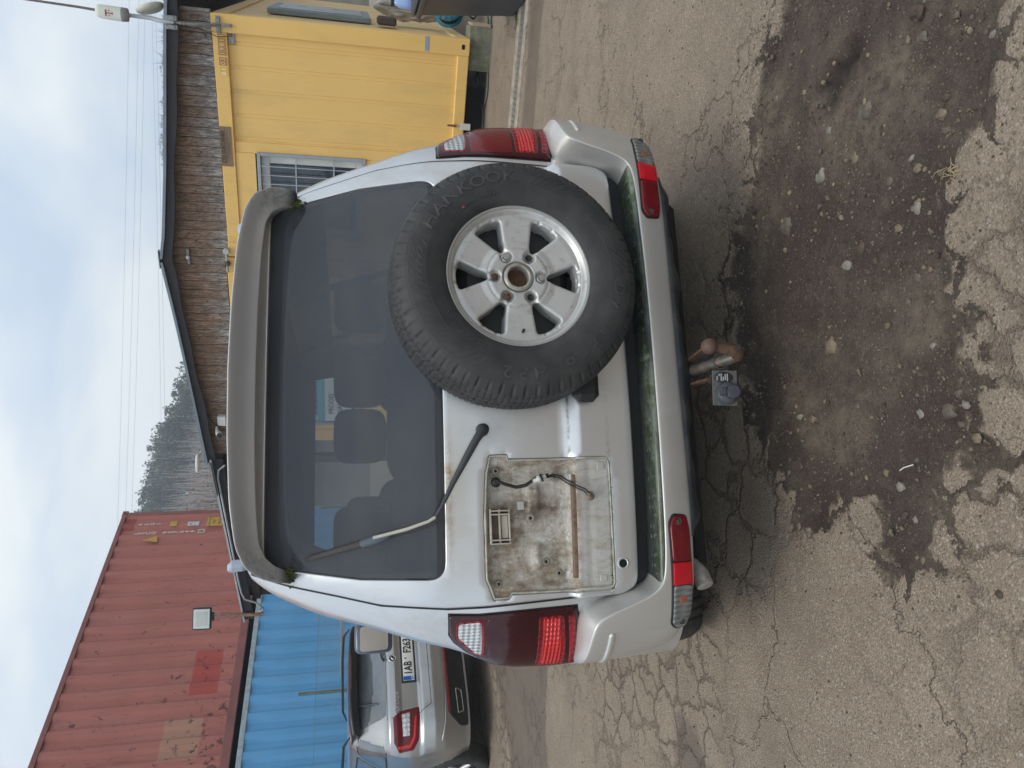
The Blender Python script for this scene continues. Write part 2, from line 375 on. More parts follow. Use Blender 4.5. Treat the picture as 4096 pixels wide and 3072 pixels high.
def dirty_panel():
    g = G('dirty_number_plate_recess'); X, Y, Z = g.sep()[:3]
    v = g.obj((1, 1, 1)); f = g.math('ADD', g.math('MULTIPLY', g.noise(9, 10, .78, vec=v, dist=.3), .6), g.math('MULTIPLY', g.noise(34, 8, .75, vec=g.obj((1.6, 1, .8))), .4))
    c = g.ramp(f, [(.34, (.60, .59, .56)), (.46, (.45, .42, .37)), (.54, (.28, .23, .17)), (.64, (.11, .078, .05))])
    up = g.ramp(Z, [(.80, 0.), (.84, 1.)]); runs = g.noise(5, 6, .7, vec=g.obj((4.5, 1, 26))); runm = g.math('MULTIPLY', g.ramp(runs, [(.48, 0.), (.66, .55)]), .8); c = g.mix(runm, c, (.24, .185, .12)); lowm = g.ramp(Z, [(.775, .72), (.79, 0.)]); c = g.mix(lowm, c, (.52, .515, .49)); lr = g.ramp(g.noise(20, 7, .75, vec=g.obj((2.4, 1, .5))), [(.52, 0.), (.64, .5)]); c = g.mix(g.math('MULTIPLY', lr, g.ramp(Z, [(.775, 1.), (.79, 0.)])), c, (.30, .245, .17)); edg = g.ramp(Z, [(.681, .85), (.692, 0.)]); c = g.mix(edg, c, (.15, .145, .07))
    band = g.math('SUBTRACT', 1, g.math('ABSOLUTE', g.math('DIVIDE', g.math('ADD', X, .45), .05)), clamp=True); band = g.math('MULTIPLY', g.math('MULTIPLY', band, up), g.ramp(g.noise(24, 6, .7), [(.35, .1), (.6, 1.)])); c = g.mix(band, c, (.115, .085, .06))
    spk = g.ramp(g.noise(110, 6, .8), [(.56, 0.), (.66, .75)]); area = g.ramp(g.noise(6, 3, .5, vec=g.obj((1, 1, 1), (3, 0, 1))), [(.45, 0.), (.6, 1.)]); c = g.mix(g.math('MULTIPLY', spk, area), c, (.09, .07, .05))
    wht = g.math('MULTIPLY', g.ramp(g.noise(70, 7, .8), [(.56, 0.), (.62, 1.)]), g.ramp(g.noise(9, 4, .6, vec=g.obj((1, 1, 1), (7, 0, 0))), [(.54, 0.), (.62, 1.)])); c = g.mix(wht, c, (.66, .66, .65))
    g.bump(g.noise(90, 8, .75), .5, .003); return g.set(color=c, rough=.62, spec=.4)
M_dirty = dirty_panel()
M_seal = simple('old_sealant', (.50, .48, .42), .8, var=.2, scale=40, bump=.8, bscale=160, dirt=(.12, .13, .05), dirtamt=.6, dscale=30)
def glass(name, tint, dust, rough=.03, dust_sheenc=(.55, .57, .62), fk=.95):
    g = G(name); t = g.n('ShaderNodeBsdfTransparent'); t.inputs[0].default_value = (*tint, 1); gl = g.n('ShaderNodeBsdfGlossy'); gl.inputs['Roughness'].default_value = rough; gl.inputs[0].default_value = (1, 1, 1, 1)
    lw = g.n('ShaderNodeLayerWeight'); m1 = g.n('ShaderNodeMixShader'); g.L(g.math('MULTIPLY_ADD', g.math('POWER', lw.outputs['Facing'], 5.), fk, .045), m1.inputs[0]); g.L(t.outputs[0], m1.inputs[1]); g.L(gl.outputs[0], m1.inputs[2])
    d = g.n('ShaderNodeBsdfDiffuse'); d.inputs[0].default_value = (*dust_sheenc, 1); m2 = g.n('ShaderNodeMixShader')
    f = g.ramp(g.noise(1.4, 5, .6, vec=g.obj((1, 1, .6))), [(.3, dust * .7), (.7, dust * 1.3)])  # diffuse dust film that also paints in the grey reflection of the glass
    g.L(f, m2.inputs[0]); g.L(m1.outputs[0], m2.inputs[1]); g.L(d.outputs[0], m2.inputs[2]); g.nt.nodes.remove(g.b); g.L(m2.outputs[0], g.o.inputs[0]); return g.m
M_glass = glass('tinted_rear_glass', (.36, .37, .38), .125, dust_sheenc=(.40, .44, .52)); M_sideg = glass('side_glass', (.10, .105, .11), .05); M_wind = glass('windscreen_glass', (.8, .84, .82), .0, fk=.08)
M_frit = simple('black_glass_border', (.018, .02, .022), .35, var=.15, coat=.5)
M_int = simple('dark_interior_cloth', (.014, .014, .017), .9, var=.3, scale=20)
M_white = simple('white_plastic', (.62, .62, .60), .45, var=.08, dirt=(.3, .27, .2), dirtamt=.3, dscale=8)
M_chrome = simple('bare_metal', (.6, .6, .58), .25, .95, var=.1)
M_mirror = simple('mirror_glass', (.75, .78, .8), .03, 1.0, var=.02)
def pad_mat():
    g = G('wet_step_pad'); X, Y, Z = g.sep()[:3]
    g1 = g.noise(9, 7, .7, vec=g.obj((1, 3, 1)), dist=.5); base = g.ramp(g.noise(30, 5, .6), [(.3, (.022, .025, .026)), (.7, (.045, .050, .052))])
    edge = g.ramp(Y, [(.035, 1.), (.085, 0.)]); alg = g.ramp(g1, [(.36, 0.), (.52, 1.)]); side = g.ramp(X, [(-.60, .25), (-.52, 1.), (-.06, .85), (.05, .15), (.45, .1), (.60, .7)])
    c = g.mix(g.math('MULTIPLY', g.math('MULTIPLY', alg, side), g.math('MULTIPLY_ADD', edge, .75, .22)), base, (.15, .22, .055))
    gr = g.math('MULTIPLY', g.math('MULTIPLY', g.ramp(g.noise(14, 6, .7, vec=g.obj((1, 2, 1), (2, 0, 0))), [(.46, 0.), (.56, .8)]), side), edge); c = g.mix(gr, c, (.40, .44, .38))
    g.bump(g.noise(28, 4, .5, vec=g.obj((1, 3, 1))), .18, .004); return g.set(color=c, rough=g.ramp(g1, [(.35, .5), (.55, .22)]), spec=.4)
M_pad = pad_mat()
# ================================================================== the silver SUV (local frame: x right, y forward, z up, origin under the bumper)
suv = empty('parked_suv', (.0822, 2.2, 0), math.radians(11.74), label='silver off-road car with a spare wheel on its tailgate and no number plate', cat='car')
zb = [.4, .56, .82, 1.0, 1.26, 1.45, 1.68, 1.85]; yb = [.115, .115, .115, .12, .145, .20, .29, .36]
zw = [.4, .72, .8, .92, 1.03, 1.15, 1.28, 1.4, 1.59, 1.75, 1.84]; ww = [.94, .957, .957, .953, .94, .885, .85, .81, .755, .68, .60]
def smooth_tab(z, a, b, k=.035):
    s = 0
    for d, wt in ((-1, .25), (-.5, .2), (0, .1), (.5, .2), (1, .25)): s = s + wt * np.interp(np.asarray(z) + d * k, a, b)
    return s
def Wd(z): return smooth_tab(z, zw, ww)
def body(X, z):
    X = np.asarray(X, float); z = np.asarray(z, float); W_ = Wd(z); xc = W_ * .72
    b = smooth_tab(z, zb, yb) + .045 * (X / .7) ** 2; t = np.clip((np.abs(X) - xc) / (W_ - xc), 0, 1)
    return b + .15 * (1 - np.sqrt(np.maximum(0, 1 - t * t)))
GATE = [(-.10, .598), (.66, .598), (.70, .604), (.722, .65), (.727, .78), (.742, 1.08), (.742, 1.19), (.723, 1.39), (.690, 1.52), (.655, 1.67), (.62, 1.79), (-.62, 1.79), (-.655, 1.67), (-.690, 1.52), (-.723, 1.39), (-.742, 1.19), (-.742, 1.08), (-.727, .78), (-.722, .65), (-.70, .604), (-.66, .598)]
GLASS = round_poly([(-.652, 1.205), (.652, 1.205), (.640, 1.45), (.592, 1.742), (-.592, 1.742), (-.640, 1.45)], [.05, .05, 0, .04, .04, 0], 7)
# body shell
zs = np.concatenate([np.linspace(.42, .60, 7), np.linspace(.62, 1.12, 18), np.linspace(1.14, 1.62, 25), np.linspace(1.64, 1.80, 10)])
def contour(z, yf):
    W_ = float(Wd(z)); xc = W_ * .72; th = np.radians(np.linspace(6, 90, 15))
    xr = np.concatenate([np.linspace(0, xc, 16), xc + (W_ - xc) * np.sin(th)]); yr = body(xr, z)
    ys = np.concatenate([np.linspace(yr[-1], .55, 3)[1:], np.linspace(.55, 1.55, 6)[1:], np.linspace(1.55, 1.66, 2)[1:], np.linspace(1.66, 2.55, 5)[1:], [2.68]])
    fy = np.linspace(2.68, yf - .25, 5)[1:]; tf = np.radians([20, 45, 70, 90])
    X = np.concatenate([xr, np.full(len(ys) + len(fy), W_), W_ - .25 * (1 - np.cos(tf)), np.linspace(W_ - .25, 0, 6)[1:]])
    Y = np.concatenate([yr, ys, fy, yf - .25 + .25 * np.sin(tf), np.full(5, yf)])
    full = np.concatenate([np.stack([X, Y], 1), np.stack([-X, Y], 1)[::-1][1:-1]]); return full
rows = []
for z in zs:
    yf = 4.45 if z < 1.0 else float(np.interp(z, [1.0, 1.12, 1.69, 1.8], [4.3, 3.62, 2.92, 2.85])); c2 = contour(z, yf); rows.append(np.concatenate([c2, np.full((len(c2), 1), z)], 1))
for k, (s_, z) in enumerate(((.97, 1.815), (.9, 1.828), (.7, 1.84), (.4, 1.848), (.0, 1.85))):
    c2 = contour(1.80, 2.9); cen = np.array([0, 1.65]); c2 = cen + (c2 - cen) * s_; rows.append(np.concatenate([c2, np.full((len(c2), 1), z)], 1))
P = np.array(rows).transpose(1, 0, 2); Pc = (P + np.roll(P, -1, 0))[:, :-1] / 4 + (P + np.roll(P, -1, 0))[:, 1:] / 4
gin = np.array(GATE) * np.array([.978, .985]) + np.array([0, .012])
rear = (Pc[..., 1] < .5); op_r = rear & inside(Pc[..., [0, 2]].reshape(-1, 2), gin).reshape(rear.shape)
sidez = (Pc[..., 2] > 1.14) & (Pc[..., 2] < 1.58); sideon = np.abs(np.abs(Pc[..., 0]) - Wd(Pc[..., 2])) < .004
op_s = sidez & sideon & (((Pc[..., 1] > .6) & (Pc[..., 1] < 1.55)) | ((Pc[..., 1] > 1.66) & (Pc[..., 1] < 2.55)) | ((Pc[..., 1] > 2.68) & (Pc[..., 1] < 2.75 + (1.62 - Pc[..., 2]) * 1.0)))
op_f = (Pc[..., 2] > 1.13) & (Pc[..., 2] < 1.70) & (Pc[..., 1] > 2.9) & (np.abs(Pc[..., 0]) < .60)
bodyo = grid_mesh('body', P, M_paint, suv, True, True, keep=~(op_r | op_s | op_f))
grid_mesh('side_window', P, M_sideg, suv, True, True, keep=op_s); grid_mesh('windscreen', P, M_wind, suv, True, True, keep=op_f)
# dark gap around the tailgate, then the tailgate itself with openings for the glass and the bare plate recess
GA = np.array(GATE); cen = np.array([0, 1.15])
def off(poly, d):
    q = np.array(poly, float); q2 = resample(q, 9); t = np.roll(q, -1, 0) - np.roll(q, 1, 0); t /= np.linalg.norm(t, axis=1, keepdims=True); s_ = 1 if area2(q) > 0 else -1
    return q + s_ * np.stack([t[:, 1], -t[:, 0]], 1) * d
patch('tailgate_gap', off(GATE, .0055), body, M_blk, suv, lift=.0015, r=0, holes=[off(GATE, -.035)], skirt=0, sp=.06)
patch('lower_gap_shade', [(-.735, .535), (.735, .535), (.735, .604), (-.735, .604)], body, M_blk, suv, lift=.003, r=0, skirt=0, sp=.05)  # black strip painting in the shade of the gap above the step pad
PLATE = [(-.285, 1.062), (-.283, 1.008), (-.298, 1.003), (-.299, .70), (-.305, .686), (-.322, .681), (-.60, .677), (-.690, .675), (-.706, .685), (-.708, .783), (-.712, .80), (-.710, 1.0), (-.724, 1.009), (-.723, 1.057), (-.683, 1.071), (-.659, 1.081), (-.472, 1.083), (-.34, 1.076)]
def bulge(X, z): t = np.clip((.812 - z) / .022, 0, 1); return .026 * t * t * (3 - 2 * t)
gatef = lambda X, z: bulge(X, z) + .005 * np.exp(-((z - 1.165) / .012) ** 2) * 0
gate = patch('tailgate', round_poly(GATE, .02, 3), body, M_gate, suv, lift=.007, r=.008, holes=[off(GLASS, .004), PLATE], hr=.004, skirt=.02, sp=.02, fn=gatef, bsp=.012)
def hole_dip(X, z, cx, cz, r, d): return -d * np.clip(1.4 - np.hypot(X - cx, z - cz) / r, 0, 1)
def box_(X, z, x0, x1, z0, z1, s=.006):
    f = lambda v: 1 / (1 + np.exp(-np.clip(v / s * 4, -40, 40))); return f(X - x0) * f(x1 - X) * f(z - z0) * f(z1 - z)
def platef(X, z):
    h = bulge(X, z) -   .018 * box_(X, z, -.682, -.318, .812, 1.066, .008) - .003
    h += .009 * np.clip(1.5 - np.hypot(X + .617, z - .888) / .030, 0, 1) + .007 * np.clip(1.4 - np.hypot(X + .654, z - .847) / .020, 0, 1) + .006 * np.clip(1.4 - np.hypot(X + .482, z - .934) / .022, 0, 1) + .006 * np.clip(1.4 - np.hypot(X + .356, z - .852) / .022, 0, 1)
    h += .012 * box_(X, z, -.46, -.385, .905, .945) + .011 * box_(X, z, -.64, -.56, .905, .93) - .004 * box_(X, z, -.56, -.545, .90, .99)
    for cx, cz in ((-.333, 1.041), (-.356, .852), (-.482, .934), (-.617, .888), (-.654, .847), (-.677, 1.039)): h += hole_dip(X, z, cx, cz, .006, .014)
    h += .004 * box_(X, z, -.66, -.355, .814, .835) - .002 * box_(X, z, -.705, -.31, .74, .76)
    return h
patch('plate_recess', PLATE, body, M_dirty, suv, lift=.006, r=.0, skirt=.01, sp=.0075, fn=platef, bsp=.008)
def on_gate(X, z, o=.007): return (X, float(body(X, z) - bulge(X, np.array(z)) - o), z)
mb = MB()
q = resample(off(PLATE, -.004), .03); mb.tube([on_gate(a, b, .0075 + .001 * random.random()) for a, b in np.vstack([q, q[:1]])], [.0028 + .0016 * random.random() for _ in range(len(q) + 1)], 6)
mb.build('sealant_bead', M_seal, suv)
mb = MB()
for x0, x1, z0, z1, o in ((-.34, -.317, .70, .722, .0045), (-.685, -.665, .702, .724, .0045), (-.455, -.43, .955, .975, -.004)): mb.box(x0, x1, float(body(x0, z0)) - bulge(x0, z0) - o - .003, float(body(x0, z0)) - bulge(x0, z0) - o + .002, z0, z1, .001)
tag(mb.build('adhesive_pads', simple('tape_square', (.46, .45, .42), .7), suv), kind='stuff')
# handle opening
yh = float(body(-.5, 1.03)); mb = MB()
mb.box(-.558, -.450, yh + .004, yh + .03, 1.003, 1.063, .002); mb.build('handle_cavity', simple('cavity_brown', (.10, .075, .05), .8, var=.4, scale=40), suv)
mb = MB()
for x in (-.556, -.545, -.467, -.456): mb.box(x - .0022, x + .0022, yh - .013, yh + .004, 1.001, 1.066, .001)
mb.box(-.558, -.450, yh - .006, yh + .003, 1.031, 1.037, .001); mb.box(-.558, -.450, yh - .010, yh + .003, 1.060, 1.066, .001); mb.box(-.558, -.450, yh - .008, yh + .003, 1.001, 1.006, .001)
mb.box(-.540, -.470, yh - .002, yh + .004, 1.008, 1.028, .001); mb.build('handle_bracket', simple('worn_white_bracket', (.52, .48, .40), .6, var=.3, scale=50, dirt=(.16, .11, .07), dirtamt=.7, dscale=25), suv)
yl = float(body(-.5, .8)) - .03
patch('rusty_ledge', [(-.668, .788), (-.352, .788), (-.352, .806), (-.668, .806)], body, simple('rusty_ledge_metal', (.26, .19, .14), .8, var=.4, scale=40, bump=.6, dirt=(.10, .055, .03), dirtamt=.9, dscale=40), suv, lift=.026, r=.003, skirt=.02, sp=.03)
mb = MB(); mb.box(-.372, -.350, yl - .002, yl + .006, .788, .812, .002); mb.build('clip', M_white, suv)
mb = MB()
for cx, cz, r in ((-.368, 1.042, .014), (-.401, .0, 0)):
    if r: mb.lathe([(.001, .016), (.006, .016), (r * .7, .014), (r, .004), (r * 1.15, 0)], 20, Matrix.Translation(on_gate(cx, cz, -.002)) @ Matrix.Rotation(PI / 2, 4, 'X'))
mb.build('grommet', M_blk, suv)
mb = MB(); wp = [(-.369, 1.044, .03), (-.380, 1.02, .035), (-.390, .985, .03), (-.385, .955, .028), (-.366, .925, .034), (-.357, .90, .036)]
mb.tube([on_gate(a, b, c) for a, b, c in wp], .0032, 6); mb.tube([on_gate(a + .006, b, c - .005) for a, b, c in wp], .0025, 6)
wp = [(-.356, .885, .036), (-.352, .865, .03), (-.357, .84, .024), (-.37, .82, .02), (-.386, .80, .035), (-.402, .775, .045), (-.414, .762, .045)]
mb.tube([on_gate(a, b, c - .01 * (b < .81)) for a, b, c in wp], .003, 6); mb.tube([on_gate(a - .005, b + .003, c - .006 - .01 * (b < .81)) for a, b, c in wp], .0024, 6); mb.build('plate_lamp_wire', simple('wire_dark', (.035, .03, .028), .6), suv)
mb = MB(); A_ = Vector(on_gate(-.372, .932, .03)); B_ = Vector(on_gate(-.356, .893, .036)); mb.tube([A_, A_.lerp(B_, .35), A_.lerp(B_, .36), A_.lerp(B_, .6), A_.lerp(B_, .61), B_], [.007, .007, .011, .011, .007, .006], 12); mb.build('bulb_holder', M_white, suv)
mb = MB(); mb.tube([A_.lerp(B_, .62), A_.lerp(B_, .74)], .0125, 12); mb.tube([A_.lerp(B_, 1.), A_.lerp(B_, 1.25)], .0055, 10); mb.build('holder_seal_ring', M_blk, suv)
mb = MB(); A_ = Vector(on_gate(-.414, .765, .034)); B_ = Vector(on_gate(-.423, .748, .0)); mb.tube([A_, A_.lerp(B_, .5), A_.lerp(B_, .55), B_], [.006, .008, .012, .014], 12); mb.build('bulb_holder', simple('worn_bulb_holder', (.20, .16, .12), .6, var=.4, scale=60), suv)
M_boss = simple('boss_grey', (.36, .33, .28), .6, .2, var=.3, scale=60, dirt=(.12, .08, .05), dirtamt=.8, dscale=30); M_hole = simple('hole_black', (.004, .004, .004), .9)
for cx, cz, r in ((-.333, 1.041, .011), (-.356, .852, .017), (-.482, .934, .015), (-.617, .888, .013), (-.654, .847, .012), (-.677, 1.039, .009)): mb = MB(); mb.lathe([(.0045, -.002), (.0045, .003), (r * .7, .003), (r, .001)], 16, Matrix.Translation(on_gate(cx, cz, -.0055)) @ Matrix.Rotation(PI / 2, 4, 'X')); mb.build('screw_boss', M_boss, suv)


for cx, cz, r in ((-.333, 1.041, .0045), (-.482, .934, .0055), (-.617, .888, .0052), (-.654, .847, .0048), (-.677, 1.039, .005)): mb = MB(); mb.lathe([(.0005, .0), (r, .0)], 12, Matrix.Translation(on_gate(cx, cz, -.0035)) @ Matrix.Rotation(PI / 2, 4, 'X')); mb.build('screw_hole', M_hole, suv)
mb = MB(); mb.lathe([(.0005, 0), (.0125, 0)], 20, Matrix.Translation(on_gate(-.633, .649, .0088)) @ Matrix.Rotation(PI / 2, 4, 'X')); mb.build('lock_hole', M_hole, suv)
mb = MB(); mb.lathe([(.0125, -.001), (.0135, .0015), (.018, .0015), (.020, 0)], 24, Matrix.Translation(on_gate(-.633, .649, .0085)) @ Matrix.Rotation(PI / 2, 4, 'X')); mb.build('lock_hole_ring', M_paint, suv)
# rear glass
TOP = [(-.635, 1.22), (.635, 1.22), (.628, 1.45), (.600, 1.655), (.4, 1.682), (0, 1.69), (-.4, 1.682), (-.600, 1.655), (-.628, 1.45)]
patch('rear_window', GLASS, body, M_glass, suv, lift=.004, r=.003, skirt=.004, sp=.03)
patch('window_border', off(GLASS, .012), body, M_frit, suv, lift=-.002, r=0, holes=[round_poly(TOP, [.05, .05, 0, .05, 0, 0, 0, .05, 0], 5)], skirt=0, sp=.04)
# spoiler
inn = [(0, 1.772), (.2, 1.771), (.4, 1.765), (.52, 1.756), (.565, 1.738), (.592, 1.712), (.606, 1.685), (.613, 1.664)]; outr = [(0, 1.846), (.2, 1.843), (.4, 1.833), (.53, 1.815), (.592, 1.788), (.626, 1.745), (.642, 1.70), (.645, 1.660)]; ysh = [0, .003, .014, .03, .045, .07, .10, .14]
sec = [(.34, .36), (.12, .27), (.0, .238), (.05, .235), (.25, .226), (.45, .210), (.65, .190), (.82, .172), (.93, .162), (.985, .160), (1.0, .166), (1.02, .19), (1.03, .26), (1.0, .50)]
st = []; K = np.linspace(0, 7, 50)
ip = np.array([[np.interp(k, range(8), [p[a] for p in inn]) for a in (0, 1)] for k in K]); op = np.array([[np.interp(k, range(8), [p[a] for p in outr]) for a in (0, 1)] for k in K]); ys_ = np.interp(K, range(8), ysh)
def sm_(A, n=3):
    for _ in range(n):
        B = A.copy(); B[1:-1] = (A[:-2] + 2 * A[1:-1] + A[2:]) / 4; A = B
    return A
ip, op, ys_ = sm_(ip), sm_(op), sm_(ys_[:, None])[:, 0]
half = np.array([[(*(ip[i] + (op[i] - ip[i]) * t), y + ys_[i] * (1 if y < .4 else .3)) for t, y in sec] for i in range(len(K))])[..., [0, 2, 1]]
Psp = np.concatenate([(half * np.array([-1, 1, 1]))[::-1][:-1], half]); spo = grid_mesh('spoiler', Psp, M_spoil, suv)
e_ = half[-1]
for s_ in (-1, 1): mb = MB(); mb.add([(s_ * p[0], p[1], p[2]) for p in e_], [tuple(range(len(e_)))]); mb.build('spoiler_end', M_spoil, suv)
mb = MB(); 
for _ in range(260):
    s_ = random.choice((-1, 1)); a = random.gauss(0, .014); b = random.gauss(0, .010); x = s_ * (.622 + a); z = 1.668 + b; mb.sphere((x, float(body(x, z)) - .008, z), random.uniform(.002, .005), 5, 3)
for _ in range(220):
    x = random.uniform(-.71, -.31); z = .6835 + random.gauss(0, .002); mb.sphere((x, float(body(x, z)) - .034, z), random.uniform(.0008, .0022), 5, 3)
tag(mb.build('moss', simple('moss', (.075, .09, .018), .95, var=.5, scale=80), suv), kind='stuff')
# roof rails
for s_ in (-1, 1):
    mb = MB(); mb.box(s_ * .595 - .016, s_ * .595 + .016, .50, 2.6, 1.845, 1.878, .008); mb.box(s_ * .590 - .018, s_ * .590 + .018, .47, .62, 1.815, 1.872, .012, Matrix.Rotation(math.radians(0), 4, 'X')); mb.build('roof_rail', simple('rail_silver%d' % s_, (.36, .42, .48), .5, .1), suv)
# wiper
def gate_pt(x, z, o): return (x, float(body(x, z)) - o, z)
mb = MB(); mb.lathe([(.001, .034), (.012, .033), (.018, .028), (.020, .012), (.022, 0)], 20, Matrix.Translation(gate_pt(-.205, 1.081, .0)) @ Matrix.Rotation(PI / 2, 4, 'X')); mb.tube([gate_pt(-.205, 1.081, .024), gate_pt(-.228, 1.099, .034), gate_pt(-.25, 1.113, .036)], [.016, .013, .012], 10); wa = mb.build('wiper_arm', M_plastic, suv)
mb = MB(); mb.tube([gate_pt(-.245, 1.110, .036), gate_pt(-.30, 1.142, .040), gate_pt(-.37, 1.181, .038), gate_pt(-.44, 1.216, .032), gate_pt(-.470, 1.236, .032)], [.0125, .011, .008, .006, .0055], 8); mb.build('wiper_lever', M_plastic, wa)
mb = MB(); mb.tube([gate_pt(-.468, 1.234, .033), gate_pt(-.480, 1.255, .036), gate_pt(-.50, 1.32, .042), gate_pt(-.521, 1.418, .046)], [.005, .005, .0055, .0055], 8); mb.build('wiper_rod', simple('worn_wiper_rod', (.55, .53, .46), .5, .3), wa)
mb = MB(); mb.tube([gate_pt(-.484, 1.232, .012), gate_pt(-.503, 1.30, .014), gate_pt(-.524, 1.40, .016)], [.006, .007, .008], 8); mb.tube([gate_pt(-.527, 1.412, .02), gate_pt(-.540, 1.465, .021), gate_pt(-.572, 1.60, .014), gate_pt(-.577, 1.618, .012)], [.012, .0115, .009, .005], 8); mb.build('wiper_blade', simple('worn_wiper_rubber', (.06, .055, .055), .7), wa)
mb = MB(); mb.tube([gate_pt(-.515, 1.37, .03), gate_pt(-.525, 1.405, .034), gate_pt(-.538, 1.452, .030)], [.009, .015, .013], 8); mb.build('wiper_clip', simple('wiper_clip_blue_grey', (.10, .125, .155), .5), wa)
# tail lamps
LAMP = [(.756, .792), (.86, .775), (.925, .764), (.940, .780), (.944, .85), (.940, .98), (.926, 1.045), (.886, 1.12), (.850, 1.165), (.825, 1.183), (.762, 1.190), (.768, 1.10), (.762, .95)]
LAMP = [(x, z) for x, z in LAMP]
for s_ in (-1, 1):
    mp = lambda l: [(s_ * x, z) for x, z in l]
    lo_ = patch('tail_lamp', round_poly(mp(LAMP), .012, 3), body, M_lensd, suv, lift=.010, r=.008, sp=.015, skirt=.02)
    patch('lamp_gap', off(np.array(mp(LAMP))[::(1 if s_ > 0 else -1)], .005), body, M_blk, lo_, lift=.001, r=0, holes=[off(np.array(mp(LAMP))[::(1 if s_ > 0 else -1)], -.012)], skirt=0, sp=.05)
    lens_s = body
    bx = lambda pts, m, n_, l_=.013, r_=.004, pr=lo_: patch(n_, round_poly(mp(pts), .01, 3), lens_s, m, pr, lift=l_, r=r_, sp=.012, skirt=.004, bsp=.008)
    bx([(.778, 1.080), (.780, 1.083), (.895, 1.070), (.893, 1.095), (.832, 1.163), (.782, 1.166)], M_lensl, 'lens_rim', .0115, .002)
    bx([(.784, 1.089), (.888, 1.078), (.886, 1.094), (.828, 1.157), (.787, 1.159)], M_lensc, 'reversing_lens', .0135)
    bx([(.778, .835), (.935, .815), (.937, .91), (.780, .915)], M_lensl, 'lens_rim', .0115, .002)
    bx([(.784, .846), (.928, .832), (.930, .893), (.785, .903)], M_lensr, 'brake_reflector', .0135)
    bx([(.778, .800), (.928, .780), (.932, .803), (.779, .822)], M_lensl, 'side_lens', .0125, .002)
    bx([(.775, .925), (.935, .92), (.925, 1.03), (.895, 1.062), (.776, 1.072)], M_lensm if s_ > 0 else M_lensd, 'stop_lens', .0118, .003)
# bumper
cols = [[(0, .02, .445), (0, .0, .49), (0, .0, .542), (0, .165, .548)], [(.25, .025, .442), (.25, .004, .49), (.25, .004, .542), (.25, .168, .548)], [(.5, .04, .432), (.5, .02, .49), (.5, .02, .540), (.5, .175, .548)],
        [(.66, .06, .430), (.66, .042, .49), (.665, .040, .540), (.66, .18, .552)], [(.72, .07, .432), (.72, .056, .50), (.728, .054, .555), (.70, .165, .57)], [(.775, .09, .438), (.775, .068, .54), (.782, .066, .735), (.742, .15, .775)],
        [(.80, .10, .44), (.805, .078, .56), (.81, .076, .765), (.78, .155, .800)], [(.855, .14, .455), (.868, .115, .61), (.872, .112, .775), (.85, .19, .800)], [(.895, .19, .475), (.93, .175, .63), (.932, .172, .778), (.915, .23, .796)], [(.915, .31, .475), (.952, .28, .65), (.950, .28, .778), (.935, .31, .792)], [(.92, .80, .46), (.955, .80, .64), (.952, .80, .77), (.935, .80, .785)]]
cg = []
for c_ in cols:
    r1, r2, r3, r4 = [np.array(p, float) for p in c_]; r0 = r1 + np.array([-.01 if r1[0] > .1 else 0, .08, -.01]); r5 = r4 + np.array([0, .05, -.02]); cg.append([r0, r1, r1 * .55 + r2 * .45, r2 * .5 + r3 * .5, r3, r3 * .9 + r4 * .1, r4, r5])
half = np.array(cg); full = np.concatenate([(half * np.array([-1, 1, 1]))[::-1][:-1], half])
full[..., 2] += .0
bo = grid_mesh('bumper', full, M_bump, suv)
me = bo.data; bm = bmesh.new(); bm.from_mesh(me); cl = bm.edges.layers.float.new('crease_edge')
nr = full.shape[1]
for e in bm.edges:
    a, b = e.verts[0].index, e.verts[1].index; ra, rb = a % nr, b % nr
    if ra == rb == 4: e[cl] = .35
bm.to_mesh(me); bm.free(); md = bo.modifiers.new('s', 'SUBSURF'); md.levels = md.render_levels = 3
bpy.context.view_layer.update(); me2 = bpy.data.meshes.new_from_object(bo.evaluated_get(bpy.context.evaluated_depsgraph_get())); bo.modifiers.clear(); bo.data = me2; me2.polygons.foreach_set('use_smooth', np.ones(len(me2.polygons), bool))
from mathutils.bvhtree import BVHTree
def bvh_surf(obs, fallback):
    trees = [BVHTree.FromPolygons([v.co[:] for v in o.data.vertices], [p.vertices[:] for p in o.data.polygons]) for o in obs]
    def f(X, z):
        X = np.asarray(X, float); z = np.asarray(z, float); out = np.array(fallback(X, z), float) if callable(fallback) else np.full(X.shape, fallback)
        for i in range(X.size):
            best = None
            for t in trees:
                h = t.ray_cast(Vector((X.flat[i], -1, z.flat[i])), Vector((0, 1, 0)))
                if h[0] is not None and (best is None or h[0].y < best): best = h[0].y
            if best is not None: out.flat[i] = best
        return out
    return f
bs = bvh_surf([bo], .2)
